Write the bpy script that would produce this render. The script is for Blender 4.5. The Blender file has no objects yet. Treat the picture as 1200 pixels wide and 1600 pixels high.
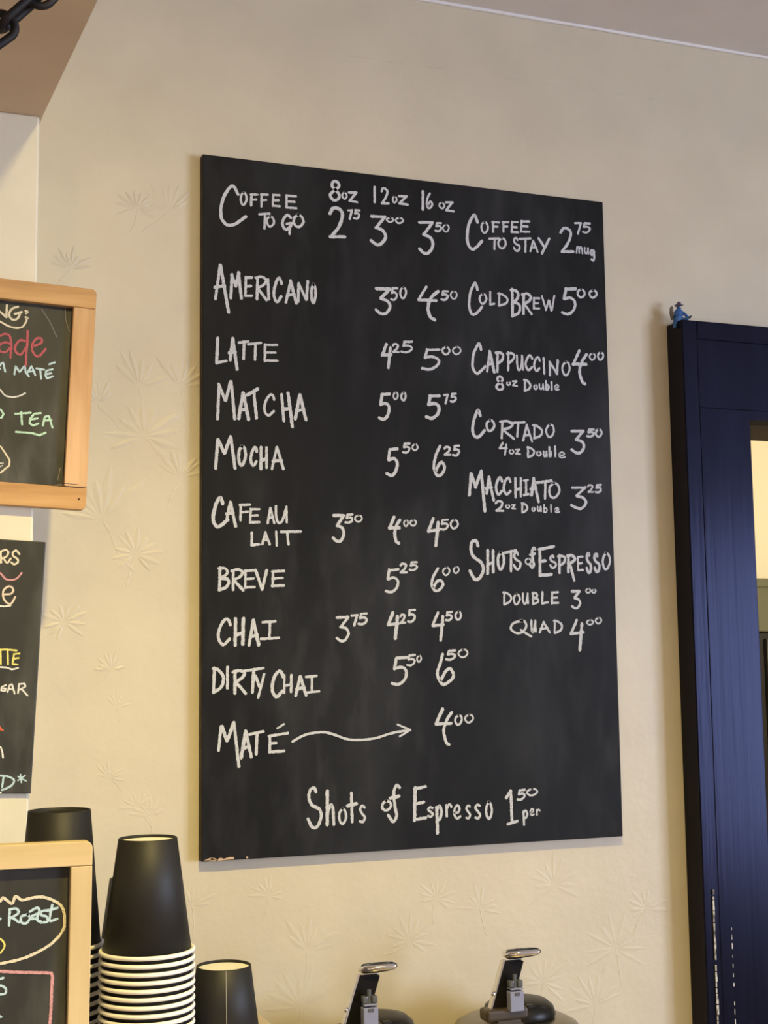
import bpy, bmesh, math, random
from mathutils import Vector, Matrix
rnd = random.Random(7)
SC = bpy.context.scene
COL = SC.collection
R = math.radians

# ------------------------------------------------------------------ camera, world, light, exposure
cam_d = bpy.data.cameras.new('camera')
cam_d.sensor_fit = 'VERTICAL'; cam_d.sensor_height = 36.0; cam_d.lens = 2183.0 / 1600.0 * 36.0
cam_d.clip_start = 0.02
cam = bpy.data.objects.new('camera', cam_d); COL.objects.link(cam)
cam.matrix_world = Matrix(((0.936081778, -0.02781722, -0.35068092, -0.72141489),
                           (-0.351542575, -0.110779056, -0.929594438, -1.79217682),
                           (-0.012989368, 0.993455687, -0.113477193, 1.70),
                           (0, 0, 0, 1)))
SC.camera = cam
SC.view_settings.view_transform = 'Standard'; SC.view_settings.look = 'None'
SC.view_settings.gamma = 1.0; SC.view_settings.use_curve_mapping = False
SC.view_settings.exposure = 0.0

W = bpy.data.worlds.new('sky'); SC.world = W; W.use_nodes = True
W.node_tree.nodes['Background'].inputs[0].default_value = (0.55, 0.70, 1.0, 1)
W.node_tree.nodes['Background'].inputs[1].default_value = 0.6

def lamp(name, kind, loc, aim, energy, color, **kw):
    d = bpy.data.lights.new(name, kind); d.energy = energy; d.color = color
    for k, v in kw.items(): setattr(d, k, v)
    o = bpy.data.objects.new(name, d); COL.objects.link(o); o.location = loc
    o.rotation_euler = (Vector(aim) - Vector(loc)).to_track_quat('-Z', 'Y').to_euler()
    return o
# daylight arriving through the side window
lamp('window_daylight', 'AREA', (3.55, -3.3, 1.75), (0.0, -1.6, 1.5), 338, (0.64, 0.745, 1.0), shape='RECTANGLE', size=2.3, size_y=1.9)
# the cafe's warm ceiling spot above the counter
SPOT = (-0.35, -1.20, 2.60)
lamp('ceiling_spot', 'SPOT', SPOT, (-0.42, 0.0, 1.52), 19, (1.0, 0.79, 0.33), spot_size=R(100), spot_blend=1.0, shadow_soft_size=0.025)
lamp('low_wall_fill', 'SPOT', SPOT, (-0.34, -0.49, 1.00), 72, (1.0, 0.79, 0.25), spot_size=R(94), spot_blend=1.0, shadow_soft_size=0.025)  # second spot at the same point, added to brighten the lower wall
# unseen warm fill light, added to lift the room's ambient level
lamp('warm_fill', 'POINT', (-1.9, -3.4, 2.15), (0, 0, 0), 22, (1.0, 0.72, 0.38), shadow_soft_size=0.06)
# lamp of the room behind the doorway
lamp('back_room_lamp', 'POINT', (1.9, 0.9, 1.95), (0, 0, 0), 60, (1.0, 0.89, 0.66), shadow_soft_size=0.08)

# ------------------------------------------------------------------ helpers
def nodes_of(m): return m.node_tree.nodes, m.node_tree.links
def new_mat(name, col, rough=0.5, spec=0.5, metal=0.0):
    m = bpy.data.materials.new(name); m.use_nodes = True
    b = m.node_tree.nodes['Principled BSDF']
    b.inputs['Base Color'].default_value = (*col, 1); b.inputs['Roughness'].default_value = rough
    b.inputs['Specular IOR Level'].default_value = spec; b.inputs['Metallic'].default_value = metal
    return m
def noise_mix(m, c1, c2, scale, lo, hi, detail=4, stretch=(1, 1, 1), bump=0.0, bump_dist=0.001, rot=(0, 0, 0)):
    """object-space noise between two colours, optional bump"""
    n, l = nodes_of(m); b = n['Principled BSDF']
    tc = n.new('ShaderNodeTexCoord'); mp = n.new('ShaderNodeMapping'); nz = n.new('ShaderNodeTexNoise'); cr = n.new('ShaderNodeValToRGB')
    mp.inputs['Scale'].default_value = stretch; mp.inputs['Rotation'].default_value = rot
    nz.inputs['Scale'].default_value = scale; nz.inputs['Detail'].default_value = detail
    cr.color_ramp.elements[0].position = lo; cr.color_ramp.elements[0].color = (*c1, 1)
    cr.color_ramp.elements[1].position = hi; cr.color_ramp.elements[1].color = (*c2, 1)
    l.new(tc.outputs['Object'], mp.inputs[0]); l.new(mp.outputs[0], nz.inputs['Vector'])
    l.new(nz.outputs['Fac'], cr.inputs[0]); l.new(cr.outputs[0], b.inputs['Base Color'])
    if bump:
        bp = n.new('ShaderNodeBump'); bp.inputs['Strength'].default_value = bump; bp.inputs['Distance'].default_value = bump_dist
        l.new(nz.outputs['Fac'], bp.inputs['Height']); l.new(bp.outputs[0], b.inputs['Normal'])
    return m

M = {}
M['wall'] = noise_mix(new_mat('wall_paint', (0.6, 0.5, 0.4), 0.42, 0.35), (0.605, 0.532, 0.398), (0.66, 0.583, 0.438), 9, .3, .7, 6)
def add_bump(m, scale, strength, dist, stretch=(1, 1, 1)):
    n, l = nodes_of(m); b = n['Principled BSDF']
    tc = n.new('ShaderNodeTexCoord'); mp = n.new('ShaderNodeMapping'); nz = n.new('ShaderNodeTexNoise'); bp = n.new('ShaderNodeBump')
    mp.inputs['Scale'].default_value = stretch; nz.inputs['Scale'].default_value = scale; nz.inputs['Detail'].default_value = 3
    bp.inputs['Strength'].default_value = strength; bp.inputs['Distance'].default_value = dist
    l.new(tc.outputs['Object'], mp.inputs[0]); l.new(mp.outputs[0], nz.inputs['Vector'])
    l.new(nz.outputs['Fac'], bp.inputs['Height']); l.new(bp.outputs[0], b.inputs['Normal'])
add_bump(M['wall'], 55, 0.35, 0.0016)
M['cream'] = noise_mix(new_mat('cream_paint', (0.78, 0.72, 0.58), 0.5, 0.3), (0.74, 0.69, 0.55), (0.80, 0.745, 0.60), 14, .3, .7)
M['plain'] = new_mat('room_paint', (0.62, 0.55, 0.44), 0.7, 0.2)
M['tan'] = noise_mix(new_mat('tan_bounce_light', (0.66, 0.52, 0.36), 0.6, 0.2), (0.66, 0.51, 0.35), (0.72, 0.57, 0.40), 8, .3, .7)  # warm bounce light on the beam's underside is put into this colour
M['ceil'] = noise_mix(new_mat('ceiling_paint', (0.6, 0.56, 0.52), 0.7, 0.2), (0.76, 0.715, 0.69), (0.81, 0.765, 0.735), 12, .3, .7)
M['bead'] = new_mat('caulk_white', (0.80, 0.77, 0.74), 0.5, 0.3)
M['floor'] = noise_mix(new_mat('floor_wood', (0.2, 0.1, 0.05), 0.4), (0.34, 0.22, 0.13), (0.46, 0.32, 0.20), 4, .3, .7, 6, (1, 12, 1))
M['slate'] = new_mat('chalkboard_black', (0.02, 0.02, 0.021), 0.5, 0.10)
def slate_dust(m, base, dust, amt):
    n, l = nodes_of(m); b = n['Principled BSDF']
    tc = n.new('ShaderNodeTexCoord')
    outs = []
    for sc, st, lo, hi in ((5.0, (1, 1, 0.55), .48, .80), (26.0, (1.6, 1, 0.5), .46, .80), (2.6, (1, 1, 1), .38, .70)):
        mp = n.new('ShaderNodeMapping'); mp.inputs['Scale'].default_value = st
        nz = n.new('ShaderNodeTexNoise'); nz.inputs['Scale'].default_value = sc; nz.inputs['Detail'].default_value = 5
        mr = n.new('ShaderNodeMapRange'); mr.inputs[1].default_value = lo; mr.inputs[2].default_value = hi
        l.new(tc.outputs['Object'], mp.inputs[0]); l.new(mp.outputs[0], nz.inputs['Vector']); l.new(nz.outputs['Fac'], mr.inputs[0])
        outs.append(mr.outputs[0])
    mul = n.new('ShaderNodeMath'); mul.operation = 'MULTIPLY_ADD'; mul.inputs[2].default_value = 0.0
    l.new(outs[1], mul.inputs[0]); l.new(outs[2], mul.inputs[1])
    add = n.new('ShaderNodeMath'); add.operation = 'ADD'; l.new(mul.outputs[0], add.inputs[0]); l.new(outs[0], add.inputs[1])
    sc = n.new('ShaderNodeMath'); sc.operation = 'MULTIPLY'; sc.inputs[1].default_value = amt; sc.use_clamp = True; l.new(add.outputs[0], sc.inputs[0])
    mx = n.new('ShaderNodeMix'); mx.data_type = 'RGBA'; mx.inputs['A'].default_value = (*base, 1); mx.inputs['B'].default_value = (*dust, 1)
    l.new(sc.outputs[0], mx.inputs['Factor']); l.new(mx.outputs['Result'], b.inputs['Base Color'])
slate_dust(M['slate'], (0.0118, 0.0118, 0.0126), (0.17, 0.175, 0.19), 0.14)
M['slate_dusty'] = new_mat('dusty_slate', (0.03, 0.03, 0.03), 0.5, 0.3)
slate_dust(M['slate_dusty'], (0.034, 0.034, 0.030), (0.26, 0.26, 0.24), 0.60)
def chalk(name, col, gap=0.35):
    m = new_mat(name, col, 0.9, 0.1)
    dark = tuple(c * 0.58 for c in col)
    noise_mix(m, dark, col, 800, 0.33, 0.33 + gap * 0.6, 3)
    return m
M['chalk'] = chalk('chalk_white', (0.62, 0.635, 0.67))
M['c_cream'] = chalk('chalk_cream', (0.80, 0.73, 0.56)); M['c_red'] = chalk('chalk_red', (0.52, 0.13, 0.155))
M['c_blue'] = chalk('chalk_pale_blue', (0.56, 0.74, 0.82)); M['c_white'] = chalk('chalk_bright', (0.80, 0.80, 0.76))
M['c_mint'] = chalk('chalk_mint', (0.55, 0.80, 0.64)); M['c_pink'] = chalk('chalk_pink', (0.70, 0.36, 0.38))
M['c_peach'] = chalk('chalk_peach', (0.82, 0.68, 0.56)); M['c_yellow'] = chalk('chalk_yellow', (0.80, 0.74, 0.22))
M['c_orange'] = chalk('chalk_orange_red', (0.72, 0.16, 0.07)); M['c_dust'] = new_mat('chalk_dust', (0.22, 0.21, 0.20), 0.9, 0.1)
def wood(name, a, b, axis):
    m = new_mat(name, a, 0.5, 0.3); st = [38, 38, 38]; st[axis] = 3.2
    noise_mix(m, a, b, 1.0, .38, .62, 6, tuple(st), 0.12, 0.0006)
    return m
M['wood_h'] = wood('pine_rail', (0.44, 0.235, 0.09), (0.66, 0.40, 0.18), 0)
M['wood_v'] = wood('pine_stile', (0.48, 0.27, 0.12), (0.70, 0.45, 0.26), 2)
M['pale_h'] = wood('pale_rail', (0.60, 0.45, 0.23), (0.70, 0.54, 0.31), 0)
M['pale_v'] = wood('pale_stile', (0.60, 0.45, 0.24), (0.70, 0.55, 0.32), 2)
M['hole'] = new_mat('nail_hole', (0.02, 0.012, 0.008), 0.8, 0.1)
M['chip'] = noise_mix(new_mat('bare_chipped_wood', (0.6, 0.42, 0.28), 0.8, 0.1), (0.50, 0.32, 0.2), (0.70, 0.52, 0.36), 60, .3, .7)
M['edge'] = noise_mix(new_mat('board_edge', (0.03, 0.02, 0.012), 0.6, 0.3), (0.016, 0.010, 0.006), (0.06, 0.035, 0.018), 30, .4, .7)
M['navy'] = noise_mix(new_mat('navy_gloss_paint', (0.006, 0.007, 0.02), 0.22, 0.15), (0.005, 0.0045, 0.009), (0.008, 0.0078, 0.016), 6, .3, .7, 4, (6, 6, 0.7))
M['navy'].node_tree.nodes['Principled BSDF'].inputs['Specular Tint'].default_value = (0.44, 0.48, 0.92, 1)
add_bump(M['navy'], 1.0, 0.20, 0.0016, (90, 90, 3.5))
M['scuff'] = noise_mix(new_mat('worn_paint_edge', (0.7, 0.65, 0.55), 0.7, 0.2), (0.10, 0.09, 0.08), (0.72, 0.68, 0.60), 180, .38, .52, 4, (1, 1, .35))
M['cup'] = new_mat('black_paper', (0.015, 0.0140, 0.0135), 0.55, 0.42)
M['paper'] = new_mat('white_paper', (0.90, 0.88, 0.82), 0.6, 0.25)
M['seam'] = new_mat('paper_seam', (0.30, 0.28, 0.26), 0.6, 0.2)
M['steel'] = new_mat('brushed_steel', (0.31, 0.28, 0.21), 0.34, 0.5, 1.0)
M['chrome'] = new_mat('chrome', (0.86, 0.85, 0.83), 0.07, 0.5, 1.0)
M['blackp'] = new_mat('black_plastic', (0.010, 0.009, 0.008), 0.38, 0.3)
M['matt_black'] = new_mat('matt_black_plastic', (0.008, 0.007, 0.006), 0.7, 0.12)
M['brownp'] = new_mat('brown_plastic_and_lit_jamb', (0.055, 0.038, 0.022), 0.38, 0.5)
M['greyp'] = new_mat('grey_plastic', (0.25, 0.26, 0.36), 0.45, 0.4)
M['clearp'] = new_mat('smoky_plastic', (0.10, 0.105, 0.115), 0.18, 0.6)
M['iron'] = new_mat('black_iron', (0.016, 0.013, 0.012), 0.6, 0.3)
M['toyblue'] = noise_mix(new_mat('blue_toy_plastic', (0.03, 0.11, 0.30), 0.45, 0.4), (0.022, 0.085, 0.25), (0.04, 0.14, 0.36), 90, .35, .65)
M['toyhat'] = new_mat('dull_purple_plastic', (0.13, 0.085, 0.15), 0.5, 0.3)
M['toygrey'] = new_mat('grey_brown_plastic', (0.15, 0.125, 0.11), 0.6, 0.3)
M['toydark'] = new_mat('dark_toy_plastic', (0.014, 0.018, 0.03), 0.5, 0.3)
M['counter'] = noise_mix(new_mat('counter_wood', (0.08, 0.04, 0.02), 0.45), (0.05, 0.028, 0.016), (0.10, 0.055, 0.03), 3, .3, .7, 6, (1, 14, 14))
M['stone'] = noise_mix(new_mat('counter_top', (0.12, 0.11, 0.10), 0.3), (0.46, 0.36, 0.22), (0.58, 0.47, 0.30), 8, .3, .7)
M['sage'] = new_mat('grey_green_paint', (0.085, 0.085, 0.05), 0.5, 0.3)
M['dark'] = new_mat('dark_cabinet', (0.016, 0.014, 0.012), 0.5, 0.3)
M['backwall'] = new_mat('cream_back_room', (0.84, 0.78, 0.58), 0.7, 0.2)
g = bpy.data.materials.new('window_pane'); g.use_nodes = True
n, l = nodes_of(g); n.remove(n['Principled BSDF'])
tr = n.new('ShaderNodeBsdfTransparent'); gl = n.new('ShaderNodeBsdfGlossy'); gl.inputs['Roughness'].default_value = 0.02
mx = n.new('ShaderNodeMixShader'); mx.inputs[0].default_value = 0.06
l.new(tr.outputs[0], mx.inputs[1]); l.new(gl.outputs[0], mx.inputs[2]); l.new(mx.outputs[0], n['Material Output'].inputs[0])
M['glass'] = g

def link(name, bm, mat, parent=None, loc=(0, 0, 0), smooth=False, recalc=True):
    """bm is in world coordinates; the object's origin goes to loc"""
    if recalc: bmesh.ops.recalc_face_normals(bm, faces=bm.faces[:])
    loc = Vector(loc)
    me = bpy.data.meshes.new(name)
    bmesh.ops.translate(bm, verts=bm.verts[:], vec=-loc)
    bm.to_mesh(me); bm.free()
    for mm in (mat if isinstance(mat, (list, tuple)) else [mat]): me.materials.append(mm)
    if smooth:
        for p in me.polygons: p.use_smooth = True
    o = bpy.data.objects.new(name, me); COL.objects.link(o)
    if parent is not None:
        o.parent = parent; o.location = loc - wloc(parent)
    else: o.location = loc
    return o
def wloc(o):
    v = Vector((0, 0, 0))
    while o is not None: v = v + Vector(o.location); o = o.parent
    return v
def thing(name, label, cat, loc, group=None):
    o = bpy.data.objects.new(name, None); COL.objects.link(o); o.location = loc; o.empty_display_size = 0.05
    o['label'] = label; o['category'] = cat
    if group: o['group'] = group
    return o
def struct(o): o['kind'] = 'structure'; return o
def box(bm, x0, x1, y0, y1, z0, z1, bevel=0.0, seg=2, mi=0):
    r = bmesh.ops.create_cube(bm, size=1.0)
    vs = r['verts']
    for v in vs: v.co = Vector((x0 + (v.co.x + .5) * (x1 - x0), y0 + (v.co.y + .5) * (y1 - y0), z0 + (v.co.z + .5) * (z1 - z0)))
    fs = list({f for v in vs for f in v.link_faces})
    if bevel:
        es = list({e for v in vs for e in v.link_edges})
        rr = bmesh.ops.bevel(bm, geom=es, offset=bevel, segments=seg, affect='EDGES', profile=0.5)
        fs = rr['faces']
    for f in fs: f.material_index = mi
    return bm
def lathe(bm, prof, cx, cy, cz, seg=48, closed=False):
    """prof: (radius, z) pairs"""
    rings = []
    for r, z in prof:
        if r < 1e-6: rings.append([bm.verts.new((cx, cy, cz + z))])
        else: rings.append([bm.verts.new((cx + r * math.cos(2 * math.pi * i / seg), cy + r * math.sin(2 * math.pi * i / seg), cz + z)) for i in range(seg)])
    pairs = list(zip(rings, rings[1:]))
    if closed: pairs.append((rings[-1], rings[0]))
    for a, b in pairs:
        for i in range(seg):
            j = (i + 1) % seg
            if len(a) == 1 and len(b) == 1: continue
            if len(a) == 1: bm.faces.new((a[0], b[j], b[i]))
            elif len(b) == 1: bm.faces.new((a[i], a[j], b[0]))
            else: bm.faces.new((a[i], a[j], b[j], b[i]))
    return bm
def tube(bm, pts, rad, seg=10, closed=False):
    pts = [Vector(p) for p in pts]; N = len(pts)
    rads = rad if isinstance(rad, (list, tuple)) else [rad] * N
    rings = []; up = None
    for i, p in enumerate(pts):
        if closed: t = pts[(i + 1) % N] - pts[i - 1]
        else: t = pts[min(i + 1, N - 1)] - pts[max(i - 1, 0)]
        t.normalize()
        if up is None:
            up = t.orthogonal().normalized()
        up = (up - t * up.dot(t)).normalized(); s = t.cross(up)
        rings.append([bm.verts.new(p + (up * math.cos(2 * math.pi * k / seg) + s * math.sin(2 * math.pi * k / seg)) * rads[i]) for k in range(seg)])
    prs = list(zip(rings, rings[1:]))
    if closed:
        prs.append((rings[-1], rings[0]))
    for a, b in prs:
        for k in range(seg):
            j = (k + 1) % seg
            bm.faces.new((a[k], a[j], b[j], b[k]))
    if not closed:
        bm.faces.new(rings[0]); bm.faces.new(list(reversed(rings[-1])))
    return bm
def smooth_poly(pts, n=7):
    if len(pts) < 3: return pts
    out = []; P = pts
    for i in range(len(P) - 1):
        p0 = P[i - 1] if i else (2 * P[0][0] - P[1][0], 2 * P[0][1] - P[1][1])
        p1, p2 = P[i], P[i + 1]
        p3 = P[i + 2] if i + 2 < len(P) else (2 * P[-1][0] - P[-2][0], 2 * P[-1][1] - P[-2][1])
        for k in range(n):
            t = k / n
            out.append(tuple(0.5 * ((2 * p1[a]) + (-p0[a] + p2[a]) * t + (2 * p0[a] - 5 * p1[a] + 4 * p2[a] - p3[a]) * t * t + (-p0[a] + 3 * p1[a] - 3 * p2[a] + p3[a]) * t ** 3) for a in (0, 1)))
    out.append(P[-1]); return out
_layer = [0]
def ribbon(bm, pts, width, y, smooth=True, rough=0.16):
    """a chalk stroke lying in a vertical plane facing -Y; pts are (x, z)"""
    if smooth: pts = smooth_poly(pts)
    res = [Vector(pts[0])]
    for a, b in zip(pts, pts[1:]):
        a, b = Vector(a), Vector(b); L = (b - a).length; k = max(1, int(L / (width * 0.45)))
        for i in range(1, k + 1): res.append(a.lerp(b, i / k))
    _layer[0] = (_layer[0] + 1) % 24
    y = y - 0.000012 * _layer[0]
    N = len(res); prev = None
    for i, p in enumerate(res):
        t = res[min(i + 1, N - 1)] - res[max(i - 1, 0)]
        if t.length < 1e-9: t = Vector((1, 0))
        t.normalize(); nrm = Vector((-t.y, t.x))
        w = width * 0.5 * (1 + rnd.uniform(-rough, rough))
        a = bm.verts.new((p.x + nrm.x * w, y, p.y + nrm.y * w)); w = width * 0.5 * (1 + rnd.uniform(-rough, rough))
        b = bm.verts.new((p.x - nrm.x * w, y, p.y - nrm.y * w))
        if prev: bm.faces.new((prev[0], prev[1], b, a))
        prev = (a, b)
    for p, t in ((res[0], res[0] - res[min(1, N - 1)]), (res[-1], res[-1] - res[max(N - 2, 0)])):
        if t.length < 1e-9: continue
        an = math.atan2(t.y, t.x); vs = []
        for k in range(7):
            q = an - math.pi / 2 + math.pi * k / 6; w = width * 0.5 * (1 + rnd.uniform(-rough, rough))
            vs.append(bm.verts.new((p.x + math.cos(q) * w, y, p.y + math.sin(q) * w)))
        bm.faces.new(vs)
def face_front(bm):
    for f in bm.faces:
        f.normal_update()
        if f.normal.y > 0: f.normal_flip()

# stroke alphabet: unit boxes, x to the right, y downwards; ('s', ...) strokes are smoothed
def s(*p): return (True, list(p))
def p(*q): return (False, list(q))
GL = {
 'A': [p((.0, 1), (.45, 0)), p((.45, 0), (1, 1)), p((.12, .66), (.82, .6))],
 'A3': [p((.08, .72), (.42, 0)), p((.42, 0), (1, 1)), p((0, .48), (.75, .44))],
 'B': [p((.12, 0), (.06, 1)), s((.0, .04), (.6, .04), (.82, .2), (.6, .38), (.14, .48)), s((.14, .48), (.8, .52), (.98, .7), (.7, .88), (.06, 1))],
 'C': [s((1, .22), (.86, .04), (.62, .0), (.28, .18), (.04, .5), (.02, .74), (.22, .95), (.5, 1), (.95, .78))],
 'C3': [s((.70, .2), (.56, .02), (.42, .03), (.16, .3), (.02, .62), (.08, .86), (.3, 1), (.6, .94), (1, .74))],
 'D': [p((.12, 0), (.08, 1)), s((.0, .02), (.45, .06), (.9, .28), (1, .52), (.75, .8), (.08, 1))],
 'E': [p((.12, .02), (.06, 1)), p((.1, .04), (1, 0)), p((.08, .5), (.85, .46)), p((.06, .98), (1, .95))],
 'E2': [p((.1, .12), (.06, 1)), p((.06, .12), (1, 0)), p((.08, .52), (.42, .5)), p((.06, .98), (.78, .95))],
 'F': [p((.14, .02), (.1, 1)), p((.05, .05), (1, 0)), p((.1, .5), (.8, .45))],
 'G': [s((.85, .14), (.5, 0), (.12, .28), (.08, .6), (.4, .8), (.85, .6), (.8, .46)), p((.45, .48), (1, .42)), p((.78, .46), (.72, 1))],
 'H': [p((.12, 0), (.08, 1)), p((.88, 0), (.85, .95)), p((.1, .62), (.86, .52))],
 'H3': [p((.05, .05), (.22, .85)), p((.62, 0), (1, 1)), p((.12, .5), (.78, .45))],
 'I': [p((.3, 0), (.7, 1))],
 'i!': [p((.1, .05), (.85, 0)), p((.5, .04), (.46, .96)), p((0, 1), (1, .93))],
 'L': [p((.12, 0), (.04, 1)), p((.04, 1), (1, .9))],
 'M': [p((.05, 1), (.14, .1)), p((.14, .1), (.5, .52)), p((.5, .52), (.78, 0)), p((.78, 0), (1, .98))],
 'M3': [p((.0, .62), (.16, .08)), p((.16, .08), (.42, .4)), p((.42, .4), (.78, 0)), p((.78, 0), (1, 1))],
 'N': [p((.06, 1), (.1, .16)), p((.1, .16), (.84, .88)), p((.84, .88), (.96, 0))],
 'O': [s((.5, 0), (.12, .25), (.0, .62), (.25, .98), (.65, .96), (1, .55), (.85, .12), (.45, .0))],
 'P': [p((.2, 0), (.1, 1)), s((.0, .06), (.6, .02), (1, .16), (.8, .4), (.16, .6))],
 'Q': [s((.55, .02), (.15, .15), (.0, .5), (.2, .78), (.5, .74), (.75, .4), (.7, .08), (.45, .0)), p((.45, .6), (1, 1))],
 'R': [p((.16, .05), (.1, 1)), s((.0, .06), (.55, .0), (.95, .14), (.7, .36), (.16, .5)), p((.18, .5), (1, 1))],
 'R3': [p((.18, .06), (.1, .68)), s((.0, .06), (.6, .04), (1, .16), (.7, .28), (.16, .38)), p((.3, .36), (.82, 1))],
 'S': [s((.62, .12), (.5, .0), (.18, .06), (.08, .26), (.35, .44), (.85, .56), (.98, .76), (.7, .98), (.35, 1), (.02, .78))],
 'T': [p((0, .12), (1, 0)), p((.56, .05), (.5, 1))],
 'T2': [p((0, .24), (.85, 0)), p((.56, .12), (.72, 1))],
 'T3': [p((0, .12), (1, .05)), p((.3, .1), (.38, 1))],
 'U': [s((.1, 0), (.1, .6), (.3, 1), (.6, .85), (.9, .1)), p((.9, 0), (.95, .95))],
 'V': [p((.05, 0), (.62, 1)), p((.62, 1), (1, .0))],
 'W': [p((0, .1), (.3, 1)), p((.3, 1), (.55, .35)), p((.55, .35), (.74, 1)), p((.74, 1), (1, 0))],
 'Y': [p((.0, .05), (.45, .5)), p((1, .0), (.3, 1))],
 '/': [p((0, 1), (1, 0))],
 '0': [s((.55, .0), (.15, .2), (.0, .6), (.3, .98), (.7, .92), (1, .5), (.85, .1), (.5, .0))],
 '1': [p((.6, 0), (.4, 1))],
 '1!': [p((0, .22), (.42, .02)), p((.42, .02), (.48, .95)), p((.05, 1), (1, .92))],
 '2': [s((.0, .2), (.25, .0), (.7, .02), (.88, .2), (.6, .62), (.06, .98)), p((.04, 1), (1, .96))],
 '3': [p((.05, .04), (.95, .02)), p((.95, .02), (.35, .42)), s((.35, .42), (.8, .5), (.98, .72), (.7, .97), (.35, 1), (0, .88))],
 '4': [p((.5, .0), (.04, .46)), p((.04, .46), (1, .42)), p((.94, .14), (.7, 1))],
 '4c': [p((.42, .0), (.02, .42)), p((.02, .42), (.9, .40)), s((.96, .1), (.62, .32), (.45, .62), (.6, .92), (.78, 1))],
 '5': [p((1, .0), (.3, .04)), p((.3, .04), (.18, .42)), s((.18, .42), (.62, .36), (.95, .5), (.85, .78), (.45, .98), (.0, .94))],
 '6': [s((.6, .0), (.25, .3), (.03, .68), (.25, .98), (.6, .98), (.95, .74), (.8, .56), (.5, .6), (.22, .84))],
 '6b': [s((.36, .0), (.18, .3), (.02, .66), (.22, .97), (.55, .98), (.93, .74), (.8, .5), (.5, .55), (.2, .84))],
 '7': [p((.0, .06), (1, .0)), p((1, .0), (.4, 1))],
 '8': [s((.55, .45), (.2, .28), (.35, .04), (.75, .06), (.85, .28), (.5, .48), (.05, .76), (.3, 1), (.75, .94), (.9, .7), (.5, .46))],
 'o': [s((.5, .0), (.1, .3), (.1, .75), (.5, 1), (.95, .65), (.85, .2), (.45, .0))],
 'z': [p((.05, .08), (.9, .0)), p((.9, .0), (.1, .95)), p((.1, .95), (1, 1))],
 'm': [p((.08, .1), (.0, 1)), s((.06, .4), (.3, .05), (.42, .3), (.42, .95)), s((.44, .4), (.72, .05), (.88, .3), (.95, 1))],
 'u': [s((.05, .0), (.05, .7), (.35, 1), (.75, .7), (.9, .05)), p((.9, 0), (1, 1))],
 'g': [s((.85, .1), (.4, .0), (.05, .25), (.35, .48), (.8, .2)), s((.88, .05), (.92, .6), (.7, .98), (.2, .9))],
 'b': [p((.15, .0), (.1, 1)), s((.1, .65), (.55, .42), (.95, .65), (.65, .98), (.1, .95))],
 'l': [p((.5, 0), (.5, 1))],
 'e': [s((.1, .55), (.7, .5), (.85, .2), (.5, .0), (.1, .3), (.08, .75), (.45, 1), (1, .85))],
 'h': [p((.12, 0), (.1, 1)), s((.12, .65), (.5, .42), (.8, .55), (.9, 1))],
 't': [p((.45, .0), (.5, 1)), p((.0, .44), (1, .38))],
 's': [s((.9, .1), (.5, .0), (.1, .22), (.5, .48), (.95, .72), (.6, .98), (.05, .92))],
 'f': [s((1, .06), (.75, .0), (.5, .2), (.6, .6), (.7, .85), (.4, 1), (.05, .82)), p((.2, .36), (.95, .3))],
 'p': [p((.12, .05), (.2, 1)), s((.1, .15), (.6, .0), (.98, .2), (.7, .48), (.16, .52))],
 'r': [p((.1, .05), (.15, 1)), s((.12, .5), (.4, .1), (.75, .0), (1, .2))],
}
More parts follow.
